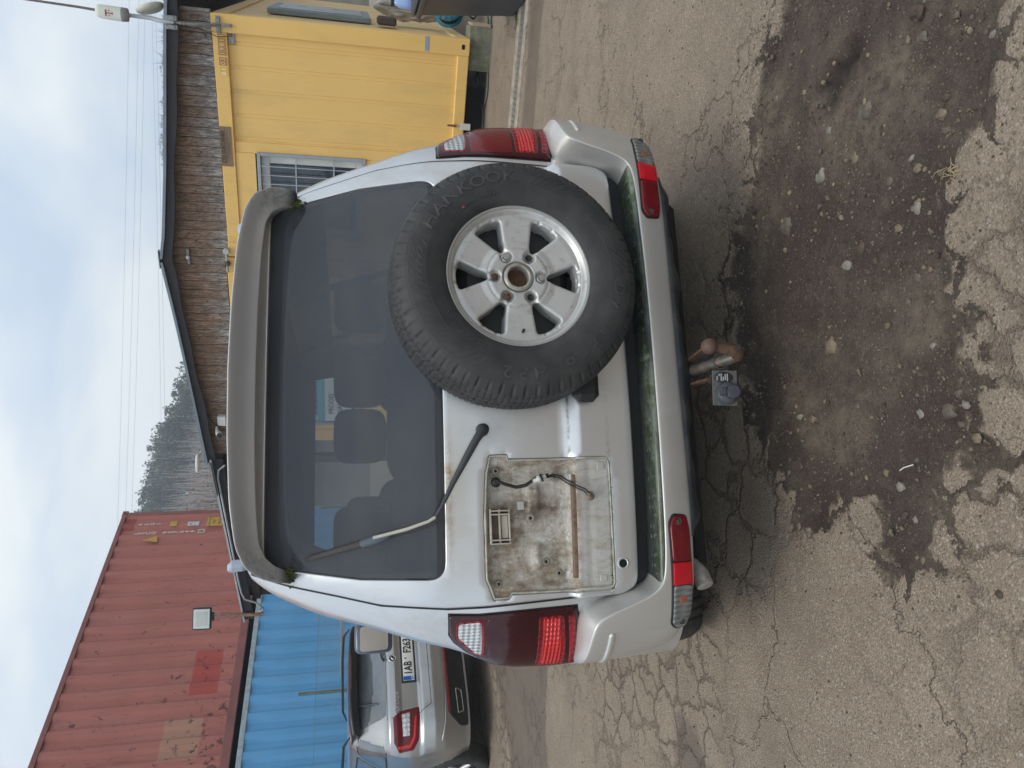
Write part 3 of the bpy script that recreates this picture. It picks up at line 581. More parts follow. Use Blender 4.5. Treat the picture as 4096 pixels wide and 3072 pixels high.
for s_ in (-1, 1):
    mp = lambda l: [(s_ * x, z) for x, z in l]
    OUT = [(.492, .464), (.54, .453), (.70, .447), (.805, .442), (.838, .452), (.842, .49), (.825, .515), (.70, .523), (.60, .527), (.515, .531), (.487, .515)]
    lp = patch('bumper_lamp', round_poly(mp(OUT), .012, 3), bs, M_blk, suv, lift=.0035, r=.003, sp=.03, skirt=.004)
    patch('fog_lens', round_poly(mp([(.496, .466), (.54, .458), (.632, .454), (.635, .520), (.52, .526), (.493, .512)]), .014, 3), bs, M_lensm, lp, lift=.009, r=.005, sp=.015, skirt=.006)
    patch('flat_reflector', mp([(.634, .454), (.700, .451), (.703, .518), (.637, .520)]), bs, M_lensrf, lp, lift=.009, r=.001, sp=.02, skirt=.006)
    patch('indicator_lens', round_poly(mp([(.702, .451), (.80, .448), (.833, .456), (.836, .487), (.822, .509), (.705, .517)]), .014, 3), bs, M_lensg, lp, lift=.009, r=.005, sp=.015, skirt=.006)
    patch('bulb_window', mp([(.735, .470), (.755, .469), (.757, .495), (.737, .496)]), bs, M_amber, lp, lift=.0098, r=.002, sp=.02, skirt=.002)
    for cx in (.512, .815):
        yy = float(bs(np.array([s_ * cx]), np.array([.478 + .02 * (cx < .6)]))[0]); m_ = MB(); m_.lathe([(.0005, .004), (.004, .004), (.005, .001), (.009, .001), (.0105, .003), (.012, 0)], 16, Matrix.Translation((s_ * cx, yy - .0085, .478 + .02 * (cx < .6))) @ Matrix.Rotation(PI / 2, 4, 'X')); m_.build('lens_screw', M_dkmet, lp)
    patch('bumper_crease', round_poly(mp([(.835, .700), (.90, .699), (.938, .697), (.940, .716), (.90, .719), (.838, .718)]), .008, 2), bs, M_bump, suv, lift=.006, r=.006, sp=.01, skirt=.003)
# step pad with moulded ribs
ps = [(-.69, .050), (-.6, .036), (-.5, .026), (-.25, .008), (0, .003), (.25, .008), (.5, .026), (.6, .036), (.69, .050)]
NP = 60; Pp = []
for i in range(NP + 1):
    x = -.692 + 1.384 * i / NP; y0 = np.interp(x, [a for a, _ in ps], [b for _, b in ps]); Pp.append([(x, y0 + t * (.175 - y0), .5560 + (-.012 if t == 0 else (.001 if t < .06 else -.001))) for t in (0, .03, .08, .12, .3, .5, .7, .9, 1.0)])
pad = grid_mesh('step_pad', np.array(Pp), M_pad, suv)
mb = MB()
for i in range(46):
    x = -.67 + i * 1.34 / 45; y0 = np.interp(x, [a for a, _ in ps], [b for _, b in ps])
    for k in range(2 if i % 3 else 0): mb.box(x - .009, x + .004, y0 + .045 + k * .022, y0 + .049 + k * .022, .553, .5566, .001)
    if i % 2 == 0: mb.lathe([(.009, 0), (.0095, .0025), (.007, .003), (.006, 0)], 12, Matrix.Translation((x, y0 + .028, .5548)))
tag(mb.build('pad_ribs', M_pad, suv), kind='stuff')
# lower valance, skirts, underbody
xs = np.linspace(-.56, .66, 62); Pv = []
for x in xs:
    y0 = float(bs(np.array([x]), np.array([.455]))[0]); e = min(1, (x + .56) / .05, (.66 - x) / .05); wv = .008 * math.sin(x * 17) + .005 * math.sin(x * 41) - .012 * math.exp(-((x - .02) / .10) ** 2)
    Pv.append([(x, y0 + .012, .452), (x, y0 + .003, .440), (x, y0 + .010, .434 - .008 * e), (x, y0 + .03, .428 - .018 * e + wv * e), (x, y0 + .08, .420 - .018 * e + wv * e), (x, y0 + .22, .40)])
grid_mesh('rear_valance', np.array(Pv), M_plas2, suv)
mb = MB(); mb.box(-.64, .64, .22, 4.2, .38, .44); mb.box(-.88, .88, 1.5, 3.3, .38, .44); mb.box(-.70, .70, .24, .9, .28, .38, .05); mb.box(-.75, .75, .50, .60, .30, .37, .02); mb.build('underbody', simple('underbody_black', (.012, .012, .012), .9), suv)
mb = MB(); mb.tube([(-.60, .55, .36), (-.64, .34, .36), (-.66, .24, .360), (-.688, .19, .356), (-.722, .17, .352)], [.025, .027, .028, .030, .028], 18); mb.build('exhaust_tip', simple('aluminium_tip', (.46, .44, .41), .45, .3, var=.3, scale=40, bump=.4, dirt=(.2, .16, .12), dirtamt=.5, dscale=14), suv)
# towing hitch
th = MB(); th.sphere((.008, -.125, .412), .0250, 20, 14); th.build('tow_ball', simple('rusty_ball', (.12, .07, .055), .6, .2, var=.25, scale=60, bump=.3, bscale=200), suv)
th = MB(); th.tube([(.008, -.125, .392), (.004, -.128, .372), (-.004, -.135, .345), (-.012, -.133, .325), (-.022, -.115, .315)], [.0135, .016, .019, .021, .019], 14); tn_ = th.build('tow_neck', M_rust, suv); th = MB(); th.lathe([(.024, -.006), (.027, -.006), (.027, .006), (.024, .006)], 14, Matrix.Translation((-.026, -.07, .344)) @ Matrix.Rotation(math.radians(65), 4, 'X')); th.lathe([(.0005, .012), (.009, .012), (.009, 0)], 6, Matrix.Translation((-.003, -.152, .335)) @ Matrix.Rotation(PI / 2, 4, 'X'), smooth=False); th.build('collar_bolt', M_dkmet, tn_)
th = MB(); th.tube([(-.020, -.12, .318), (-.024, -.095, .332), (-.028, -.04, .358), (-.030, .05, .385), (-.030, .15, .40)], [.016, .019, .019, .0175, .017], 14); th.build('tow_arm', simple('greasy_arm', (.14, .14, .125), .5, .6, var=.4, scale=40, dirt=(.20, .12, .06), dirtamt=.6, dscale=30), suv)
th = MB()
for x in (.012, -.078): th.box(x - .004, x + .004, -.075, .2, .372, .402, .001, Matrix.Rotation(math.radians(6 if x > 0 else -4), 4, 'Z'))
th.build('hitch_strap', M_rust, suv)
th = MB(); th.box(-.5, .5, .16, .22, .37, .43, .01); th.build('tow_bar', M_dkmet, suv)
Ms = Matrix.Translation((-.115, -.105, .362)) @ Matrix.Rotation(math.radians(-14), 4, 'X') @ Matrix.Rotation(math.radians(4), 4, 'Y')
th = MB(); th.box(-.058, .052, -.003, .003, -.038, .038, .002, Ms); th.box(.03, .052, .0, .10, .02, .026, .001, Ms); so_ = th.build('socket_plate', simple('socket_plate_dirty', (.075, .085, .088), .6, .1, var=.4, scale=50, dirt=(.12, .085, .06), dirtamt=.7, dscale=40), suv)
Mc = Ms @ Matrix.Translation((-.020, 0, -.006)) @ Matrix.Rotation(PI / 2, 4, 'X')
th = MB(); th.lathe([(.001, .022), (.026, .022), (.032, .016), (.035, .004), (.036, 0)], 26, Mc); th.build('tow_socket', simple('socket_grey', (.055, .06, .068), .5), so_)
th = MB(); th.lathe([(.001, .040), (.019, .039), (.023, .034), (.0245, .02)], 8, Ms @ Matrix.Translation((-.020, 0, -.018)) @ Matrix.Rotation(PI / 2, 4, 'X'), smooth=False); th.box(-.032, -.008, -.038, -.02, .004, .022, .002, Ms); th.build('socket_lid', simple('socket_lid_grey', (.04, .043, .052), .5), so_)
th = MB(); th.lathe([(.001, .0005), (.0225, .0005), (.0235, 0)], 20, Ms @ Matrix.Translation((.029, -.0035, .004)) @ Matrix.Rotation(PI / 2, 4, 'X') @ Matrix.Diagonal((.78, 1.25, 1, 1))); th.build('type_plate', simple('type_plate_black', (.015, .015, .016), .5), so_)
th = MB()
for k, (a, b) in enumerate(((-.010, .004), (.004, .011), (-.011, .012), (-.011, .002), (-.008, .010), (-.012, .012))): th.box(.029 + a, .029 + b, -.0052, -.0042, .022 - k * .0062, .0255 - k * .0062, .0002, Ms)
th.build('type_plate_field', simple('type_plate_white', (.34, .34, .32), .5), so_)
# rear tyres
def tyre_verts(nu, tread_fn, side=0):
    prof = [(.222, .004), (.226, -.006), (.236, -.014), (.25, -.020), (.265, -.0245), (.28, -.028), (.295, -.0295), (.31, -.029), (.322, -.027), (.334, -.023), (.345, -.0175), (.354, -.0115), (.360, -.007), (.365, -.0025), (.370, .003), (.3745, .009), (.378, .015), (.381, .021)]
    prof += [(.3825 + .0065 * math.sin(PI * t), .021 + .193 * t) for t in np.linspace(.02, .98, 46)] + [(r, .235 - y) for r, y in prof[::-1]]
    prof = np.array(prof); n = len(prof); th = np.linspace(0, 2 * PI, nu, endpoint=False); R_, TH = np.meshgrid(prof[:, 0], th); Y = np.broadcast_to(prof[:, 1], R_.shape).copy()
    R_, Y = tread_fn(R_.copy(), Y, TH); return np.stack([R_ * np.cos(TH), Y, R_ * np.sin(TH)], -1)
def tread(R_, Y, TH):
    tr = (R_ > .359)
    g_ = np.zeros_like(R_)
    for yc, w_ in ((.062, .0045), (.098, .0045), (.137, .0045), (.173, .0045)): g_ = np.maximum(g_, .0085 * np.clip(1.6 - np.abs(Y - yc) / w_, 0, 1))
    ph = (TH / (2 * PI) * 62 + .35 * np.where(Y < .06, 0, np.where(Y < .1, Y * 14, np.where(Y < .14, -Y * 14, Y * 10)))) % 1; dist = np.minimum(ph, 1 - ph) * (2 * PI / 62) * .385
    lat = np.clip(1.5 - dist / .0021, 0, 1) * np.where(Y < .03, .0042, .0075); half_ = np.minimum((ph + .5) % 1, 1 - (ph + .5) % 1) * (2 * PI / 62) * .385; sipe = np.clip(1.4 - half_ / .0016, 0, 1) * .004
    g_ = np.maximum(g_, np.maximum(lat, sipe * (Y > .012)) * tr * ((Y > -.004) & (Y < .239)))
    # shoulder lugs: every second block stands a little lower on the side
    k = np.floor(TH / (2 * PI) * 62) % 2; sh = ((R_ > .352) & (R_ <= .372) & (Y < .02)); Y = Y + np.where(sh & (k > 0), .003, 0) + np.where(sh & (np.minimum(ph, 1 - ph) * .039 < .004), .004, 0)
    rib = ((R_ > .340) & (R_ <= .347) & (Y < .03)); Y = Y - np.where(rib, .0016, 0)
    for rr in (.252, .300): Y = Y - np.where((np.abs(R_ - rr) < .004) & (Y < .03), .0012, 0)
    return R_ - g_, Y
WC = np.array([.2424, -.060, .982]); Pt = tyre_verts(744, tread); tyre = grid_mesh('spare_tyre', Pt[::-1] + WC, M_rub, suv, True, True)
Pt2 = tyre_verts(372, tread)
for s_ in (-1, 1):
    o = grid_mesh('rear_tyre', (Pt2 if s_ < 0 else Pt2)[::-1], M_rub, suv, True, True)
    # lay the axle along x
    o.data.transform(Matrix.Rotation(-s_ * PI / 2, 4, 'Z') if 0 else (Matrix.Rotation(PI / 2 if s_ > 0 else -PI / 2, 4, 'Z'))); o.location = (s_ * .95, 1.02, .384)
    mb = MB(); mb.lathe([(.001, .05), (.08, .05), (.2, .03), (.225, .0)], 24, Matrix.Translation((s_ * .95 - s_ * .01, 1.02, .384)) @ Matrix.Rotation(s_ * PI / 2, 4, 'Y')); mb.build('rear_rim', M_alloy, suv)
    mb = MB(); mb.lathe([(.222, -.12), (.388, -.12), (.388, .12), (.222, .12)], 30, Matrix.Translation((s_ * .82, 3.80, .384)) @ Matrix.Rotation(PI / 2, 4, 'Y')); mb.lathe([(.001, .1), (.225, .1)], 24, Matrix.Translation((s_ * .82, 3.80, .384)) @ Matrix.Rotation(s_ * PI / 2, 4, 'Y')); mb.build('front_wheel', M_rub, suv)
# lettering on the sidewall; angles are clockwise from the top
def side_y(r): return WC[1] + np.interp(r, [.236, .25, .265, .28, .295, .31, .322, .334, .345], [-.014, -.020, -.0245, -.028, -.0295, -.029, -.027, -.023, -.0175])
def arc_text(txt, r, a0, a1, size, parent, sx=1.3, dy=-.0012):
    mb = MB(); n = len(txt)
    for i, ch in enumerate(txt):
        if ch == ' ': continue
        a = math.radians(a0 + (a1 - a0) * (i + .5) / n); V, F = text_mesh(ch, size, .0010, bold=.0009); rad = Vector((math.sin(a), 0, math.cos(a))); tan = Vector((math.cos(a), 0, -math.sin(a)))
        Q = []
        for v in V:
            rr = r + v[1] * 1.0; p = Vector(WC) + rad * rr + tan * (v[0] * sx); p.y = side_y(rr) + dy - v[2]; Q.append(p)
        mb.add(Q, F)
    return tag(mb.build('tyre_lettering', M_rubl, parent), kind='stuff')
arc_text('HANKOOK', .311, 24, 90, .052, tyre); arc_text('DynaPro HP2', .311, 184, 285, .050, tyre, 1.15); arc_text('265/70R16', .262, 296, 332, .018, tyre, 1.0); arc_text('TUBELESS RADIAL', .262, 35, 78, .009, tyre, 1.0)
mb = MB()
for a0, a1, n in ((98, 178, 20), (292, 378, 21)):
    for i in range(n):
        a = math.radians(a0 + (a1 - a0) * i / n); blk = (i // 5) % 2
        for (ra, rb) in ((.318, .334), (.292, .312)) if blk == 0 else ((.300, .316), (.322, .336)):
            da = math.radians(3.2); pts = []
            for t in (0, 1):
                aa = a + da * t; rr = ra + (rb - ra) * t; pts.append((WC[0] + math.sin(aa) * rr, float(side_y(rr)) - .0006, WC[2] + math.cos(aa) * rr))
            mb.tube(pts, .0013, 5, smooth=False)
for a0, a1, rr in ((96, 182, .3385), (290, 380, .3385), (96, 182, .288), (290, 380, .288), (0, 360, .2505), (0, 360, .3465)):
    pts = [(WC[0] + math.sin(math.radians(a)) * rr, float(side_y(rr)) - .0004, WC[2] + math.cos(math.radians(a)) * rr) for a in np.linspace(a0, a1, 90)]; mb.tube(pts, .0009, 5)
tag(mb.build('sidewall_ribs', M_rubl, tyre), kind='stuff')
mb = MB(); mb.lathe([(.0005, .0008), (.0042, .0008), (.0045, 0)], 12, Matrix.Translation((WC[0] + .30 * .67 * 1.0 - .0, float(side_y(.262)) - .0006, WC[2] + .17)) @ Matrix.Rotation(PI / 2, 4, 'X')); mb.build('paint_dot', simple('red_paint_dot', (.35, .05, .04), .7), tyre)
# rim
def wheel_y(X, z):
    r = np.hypot(X - WC[0], z - WC[2]); return WC[1] + np.interp(r, [0, .045, .05, .085, .12, .16, .185, .197, .202, .209, .215, .2225, .224], [.022, .022, .016, .014, .021, .018, .016, .017, .018, .008, .002, .0, .003])
circ = lambda r, n=96, c=(WC[0], WC[2]): [(c[0] + r * math.cos(2 * PI * i / n), c[1] + r * math.sin(2 * PI * i / n)) for i in range(n)]
holes = [circ(.0335, 40)]
for k in range(6):
    a = math.radians(30 + 60 * k); R2 = lambda x, y: (WC[0] + x * math.cos(a) - y * math.sin(a), WC[2] + x * math.sin(a) + y * math.cos(a))
    holes.append([R2(*p) for p in round_poly([(.098, -.010), (.145, -.030), (.184, -.047), (.1915, -.021), (.1935, 0), (.1915, .021), (.184, .047), (.145, .030), (.098, .010)], [.008, .02, .012, 0, 0, 0, .012, .02, .008], 4)])
def wheelf(X, z):
    x = X - WC[0]; y = z - WC[2]; r = np.hypot(x, y); th = np.degrees(np.arctan2(y, x)); h = np.zeros_like(r)
    for k in range(6):
        a = math.radians(90 - 60 * k); cx, cy = .073 * math.cos(a), .073 * math.sin(a); d = np.hypot(x - cx, y - cy); u_ = x * math.cos(a) + y * math.sin(a); v_ = -x * math.sin(a) + y * math.cos(a)
        t = np.clip(1.0 - np.maximum(d - .0155, 0) / .005, 0, 1); tear = np.clip(1 - np.maximum(np.hypot((u_ - .078) / 1.6, v_) - .012, 0) / .006, 0, 1); h -= .014 * np.maximum(t, tear * .75 * (u_ > .06))
        am = math.degrees(a)
        for s_ in (-6.5, 6.5):
            b = math.radians(am + s_); dd = np.abs(-(x * math.sin(b)) + y * math.cos(b)); rr_ = x * math.cos(b) + y * math.sin(b); h -= .007 * np.clip(1 - np.maximum(dd - .0028, 0) / .0030, 0, 1) * np.clip((rr_ - .176) / .003, 0, 1) * np.clip((.200 - rr_) / .003, 0, 1)
    ed = np.minimum.reduce([np.clip(pdist(np.stack([X, z], 1), np.array(hh)) / .008, 0, 1) for hh in holes[1:]]); h -= .004 * (1 - ed) ** 2
    h -= .004 * np.exp(-((r - .0455) / .0025) ** 2) + .003 * np.exp(-((r - .096) / .002) ** 2) * (np.abs(((th + 360 + 30) % 60) - 30) < 24)
    return h
ex = [(WC[0] + r * math.cos(a), WC[2] + r * math.sin(a)) for r in np.concatenate([np.arange(.04, .1965, .0034), np.arange(.1965, .2215, .0014)]) for a in np.arange(0, 2 * PI, .0035 / r)]
rim = patch('spare_rim', circ(.2225, 140), wheel_y, M_alloy, suv, lift=0, r=.0, hr=.004, holes=holes, skirt=.05, sp=.5, fn=wheelf, bsp=.005, extra=ex)
My = Matrix.Translation(WC) @ Matrix.Rotation(-PI / 2, 4, 'X')
mb = MB(); mb.lathe([(.2215, .003), (.2218, .006), (.219, .014), (.201, .03), (.200, .16), (.215, .2)], 140, My); mb.lathe([(.215, .004), (.2175, -.0015), (.2215, -.0045), (.2255, -.0035), (.2270, .004)], 160, My); mb.build('rim_barrel', simple('barrel_metal', (.48, .48, .47), .5, .5, var=.15, dirt=(.14, .12, .09), dirtamt=.6), rim)
mb = MB(); mb.lathe([(.001, .13), (.2, .13)], 40, My); mb.lathe([(.034, .02), (.0335, .06)], 30, My); mb.build('wheel_carrier', simple('carrier_black', (.012, .012, .013), .8), rim)
mb = MB(); mb.lathe([(.001, .048), (.035, .048)], 30, My); mb.lathe([(.075, .1), (.10, .085), (.16, .10)], 30, My); mb.build('rusty_hub_plate', M_rust, rim)
mb = MB(); mb.lathe([(.0335, .03), (.034, .012), (.037, .011), (.042, .0135), (.046, .018)], 40, My); mb.build('centre_bore_ring', simple('bore_ring', (.42, .41, .37), .5, .5, var=.2, dirt=(.2, .15, .09), dirtamt=.6, dscale=20), rim)
for k in range(6):
    a = math.radians(90 - 60 * k); Ml = Matrix.Translation((WC[0] + .073 * math.cos(a), WC[1] + .0235, WC[2] + .073 * math.sin(a))) @ Matrix.Rotation(PI / 2, 4, 'X'); mb = MB()
    if k in (1, 3): mb.lathe([(.0005, .013), (.009, .013), (.0105, .011), (.0108, 0)], 6, Ml, smooth=False); mb.lathe([(.0108, .002), (.0135, .0)], 16, Ml); mb.build('wheel_nut', M_chrome, rim)
    elif k == 5: mb.lathe([(.004, .006), (.004, .016), (.0085, .016), (.0095, .014), (.010, .004), (.013, 0)], 8, Ml, smooth=False); mb.build('rusty_wheel_nut', M_rust, rim)
    elif k == 0: mb.lathe([(.0005, .004), (.007, .006), (.008, .002), (.012, 0)], 12, Ml); mb.build('rusty_stud', M_rust, rim)
    else: mb.lathe([(.0005, -.004), (.006, -.003), (.0065, .0), (.0115, .0015)], 14, Ml); mb.build('empty_lug_hole', simple('lug_dark%d' % k, (.03, .027, .024), .7), rim)
mb = MB(); a = math.radians(180); mb.tube([(WC[0] - .176, WC[1] + .03, WC[2] - .006), (WC[0] - .172, WC[1] + .004, WC[2] - .006)], [.0045, .0045], 10); mb.build('valve', M_blk, rim)
# wheel bracket behind the tyre
mb = MB(); mb.box(.0, .48, .02, .12, .80, 1.16, .03); mb.box(-.13, .30, .03, .085, .715, .80, .02, Matrix.Rotation(0, 4, 'X')); mb.build('wheel_bracket', simple('bracket_black', (.016, .017, .018), .6), suv)
# mirror, seats, steering wheel
def supell(mb, c, sx, sy, sz, e1=.5, n=20, m=12):
    def cc(a, e): return math.copysign(abs(math.cos(a)) ** e, math.cos(a))
    def ss(a, e): return math.copysign(abs(math.sin(a)) ** e, math.sin(a))
    V = []; F = []
    for i in range(m + 1):
        p = -PI / 2 + PI * i / m
        for j in range(n): t = 2 * PI * j / n; V.append((c[0] + sx * cc(p, e1) * cc(t, e1), c[1] + sy * cc(p, e1) * ss(t, e1), c[2] + sz * ss(p, e1)))
    for i in range(m):
        for j in range(n): F.append((i * n + j, i * n + (j + 1) % n, (i + 1) * n + (j + 1) % n, (i + 1) * n + j))
    return mb.add(V, F, True)
for s_ in (-1, 1):
    mb = MB(); supell(mb, (s_ * 1.13, 2.87, 1.325), .095, .07, .118, .35); mb.tube([(s_ * 1.05, 2.9, 1.25), (s_ * .86, 2.92, 1.2)], .035, 8); mo = mb.build('door_mirror', simple('mirror_shell%d' % s_, (.08, .10, .14), .35, .2, coat=.4), suv)
    mb = MB(); V_ = round_poly([(-.07, -.088), (.07, -.088), (.076, .085), (-.076, .085)], .025, 4); mb.add([(s_ * 1.13 + x, 2.798, 1.325 + z) for x, z in V_], [tuple(range(len(V_)))]); mb.build('mirror_glass', M_mirror, mo)
for x, y, sc in ((-.42, 2.15, 1), (.42, 2.15, 1), (-.50, 1.2, .9), (-.075, 1.2, .9), (.175, 1.2, .9), (.52, 1.2, .9)):
    mb = MB(); supell(mb, (x, y, .96), .25 if y > 2 else .24, .09, .36, .45); supell(mb, (x, y + .25, .62), .25, .3, .1, .5); so2 = mb.build('seat', M_int, suv)
    mb = MB(); supell(mb, (x, y - .02, 1.435 if y < 2 else 1.38), .135 * sc, .05, .115, .5); mb.tube([(x - .05, y, 1.2), (x - .05, y, 1.32)], .006, 6); mb.tube([(x + .05, y, 1.2), (x + .05, y, 1.32)], .006, 6); mb.build('headrest', M_int, so2)
mb = MB(); mb.lathe([(.165, 0), (.172, .013), (.185, .016), (.195, 0), (.185, -.014), (.172, -.013), (.165, 0)], 32, Matrix.Translation((-.38, 2.72, 1.12)) @ Matrix.Rotation(math.radians(65), 4, 'X')); mb.build('steering_wheel', M_int, suv)
mb = MB(); mb.box(-.80, .80, .5, 3.2, .50, .56); mb.box(-.74, .74, 2.85, 3.5, .85, 1.13, .05); mb.box(-.76, -.72, .5, 3., .5, 1.12); mb.box(.72, .76, .5, 3., .5, 1.12); mb.box(-.60, .60, .45, 2.9, 1.77, 1.785); mb.build('cabin_trim', M_int, suv)
# ================================================================== ground
R4 = lambda l: [(3072 - .904 * b, 2600 + .904 * a) for a, b in l]; R5 = lambda l: [(3072 - (1400 + 1.008 * b), 2600 + 1.008 * a) for a, b in l]
DIRT = R4([(690, -260), (640, -60), (600, 0), (540, 200), (490, 330), (455, 500), (480, 620), (470, 800), (430, 930), (380, 1100), (350, 1200), (370, 1300), (380, 1400), (390, 1600)]) + \
    R5([(400, 130), (425, 250), (430, 330), (480, 400), (560, 400), (600, 450), (600, 520), (620, 640), (680, 640), (700, 580), (730, 520), (830, 520), (850, 570), (880, 600), (905, 640), (920, 700), (950, 830), (1030, 840), (1100, 830), (1110, 720), (1160, 620), (1120, 500), (1100, 430), (1250, 425), (1360, 420), (1290, 350), (1290, 300), (1280, 200), (1230, 80)]) + \
    R4([(1340, 1659), (1350, 1600), (1370, 1380), (1310, 1330), (1280, 1080), (1290, 950), (1270, 850), (1390, 620), (1480, 480), (1500, 300), (1530, 180), (1515, 0), (1530, -60), (1560, -260)])
R8 = lambda l: [(3072 - (2300 + .678 * b), 1400 + .678 * a) for a, b in l]
WET1 = R8([(870, 400), (850, 560), (870, 700), (890, 850), (930, 950), (945, 1138), (960, 1400), (1200, 1400), (1160, 1100), (1150, 900), (1155, 700), (1170, 560), (1150, 400)])
WET2 = R5([(120, 1420), (180, 1440), (205, 1560), (240, 1660), (260, 1800), (110, 1800), (100, 1560), (95, 1480)])
WET3 = [(3072 - b, a) for a, b in ((2112, -200), (2116, 20), (2112, 120), (2106, 250), (2100, 340), (2085, 470), (2070, 640), (2110, 640), (2130, 520), (2140, 400), (2150, 250), (2160, 120), (2172, 0), (2190, -200))]
def poly_ground(l): return np.array([gp(u, v)[:2] for u, v in l])
fx = np.concatenate([-np.geomspace(700, 5.3, 26), np.arange(-5.2, 4.9, .032), np.geomspace(4.95, 700, 27)])
fy = np.concatenate([-np.geomspace(600, 1.0, 16), np.linspace(-.9, .9, 10), np.arange(1.0, 9.6, .032), np.geomspace(9.7, 1500, 30)])
XX, YY = np.meshgrid(fx, fy, indexing='ij'); PP = np.stack([XX.ravel(), YY.ravel()], 1)
def vnoise(P, s, seed, oct_=4):
    r = np.random.default_rng(seed); T = r.random((64, 64)); o = 0; amp = 1; tot = 0
    for k in range(oct_):
        q = P * s * 2 ** k; i = np.floor(q).astype(int); f = q - i; f = f * f * (3 - 2 * f); g_ = lambda a, b: T[(i[:, 0] + a) % 64, (i[:, 1] + b) % 64]
        o = o + amp * ((g_(0, 0) * (1 - f[:, 0]) + g_(1, 0) * f[:, 0]) * (1 - f[:, 1]) + (g_(0, 1) * (1 - f[:, 0]) + g_(1, 1) * f[:, 0]) * f[:, 1]); tot += amp; amp *= .55
    return o / tot
near = (np.abs(PP[:, 0]) < 5.5) & (PP[:, 1] > .8) & (PP[:, 1] < 11)
def sdf(poly):
    p = poly_ground(poly); d = np.full(len(PP), -5.); Q = PP[near]; dd = pdist(Q, p); d[near] = np.where(inside(Q, p), dd, -dd); return d
lft_ = np.clip((.9 - PP[:, 0]) / 1.2, .35, 1); jit = ((vnoise(PP, 7, 3) - .5) * .20 + (vnoise(PP, 22, 4) - .5) * .13) * lft_
dirt = sdf(DIRT) + jit; wet = np.maximum.reduce([sdf(WET1) + jit * .6, sdf(WET2) + jit, sdf(WET3) + jit * .35])
dm = 1 / (1 + np.exp(-np.clip(dirt / .010, -40, 40)))
zz = -.020 * dm + (vnoise(PP, 2.2, 5, 3) - .5) * .012 * near + (vnoise(PP, 24, 6, 2) - .5) * .006 * near * (dm + .35); zz += -.012 * (1 / (1 + np.exp(-np.clip(wet / .03, -40, 40)))) - .0
# a scraped rut in the dirt
ra, rb = gp(*R4([(770, 440)])[0])[:2], gp(*R4([(890, 210)])[0])[:2]; t_ = np.clip(((PP - ra) @ (rb - ra)) / ((rb - ra) @ (rb - ra)), 0, 1); dr_ = np.hypot(*(PP - ra - t_[:, None] * (rb - ra)).T); rut = np.exp(-(dr_ / .03) ** 2); zz -= .018 * rut * near
ra2, rb2 = gp(*R4([(715, 400)])[0])[:2], gp(*R4([(850, 240)])[0])[:2]; t_ = np.clip(((PP - ra2) @ (rb2 - ra2)) / ((rb2 - ra2) @ (rb2 - ra2)), 0, 1); dr_ = np.hypot(*(PP - ra2 - t_[:, None] * (rb2 - ra2)).T); rut2 = np.exp(-(dr_ / .02) ** 2); zz -= .02 * rut2 * near
zz += .010 * np.exp(-((dr_ - .05) / .02) ** 2) * near
Pg = np.stack([XX, YY, zz.reshape(XX.shape)], -1)
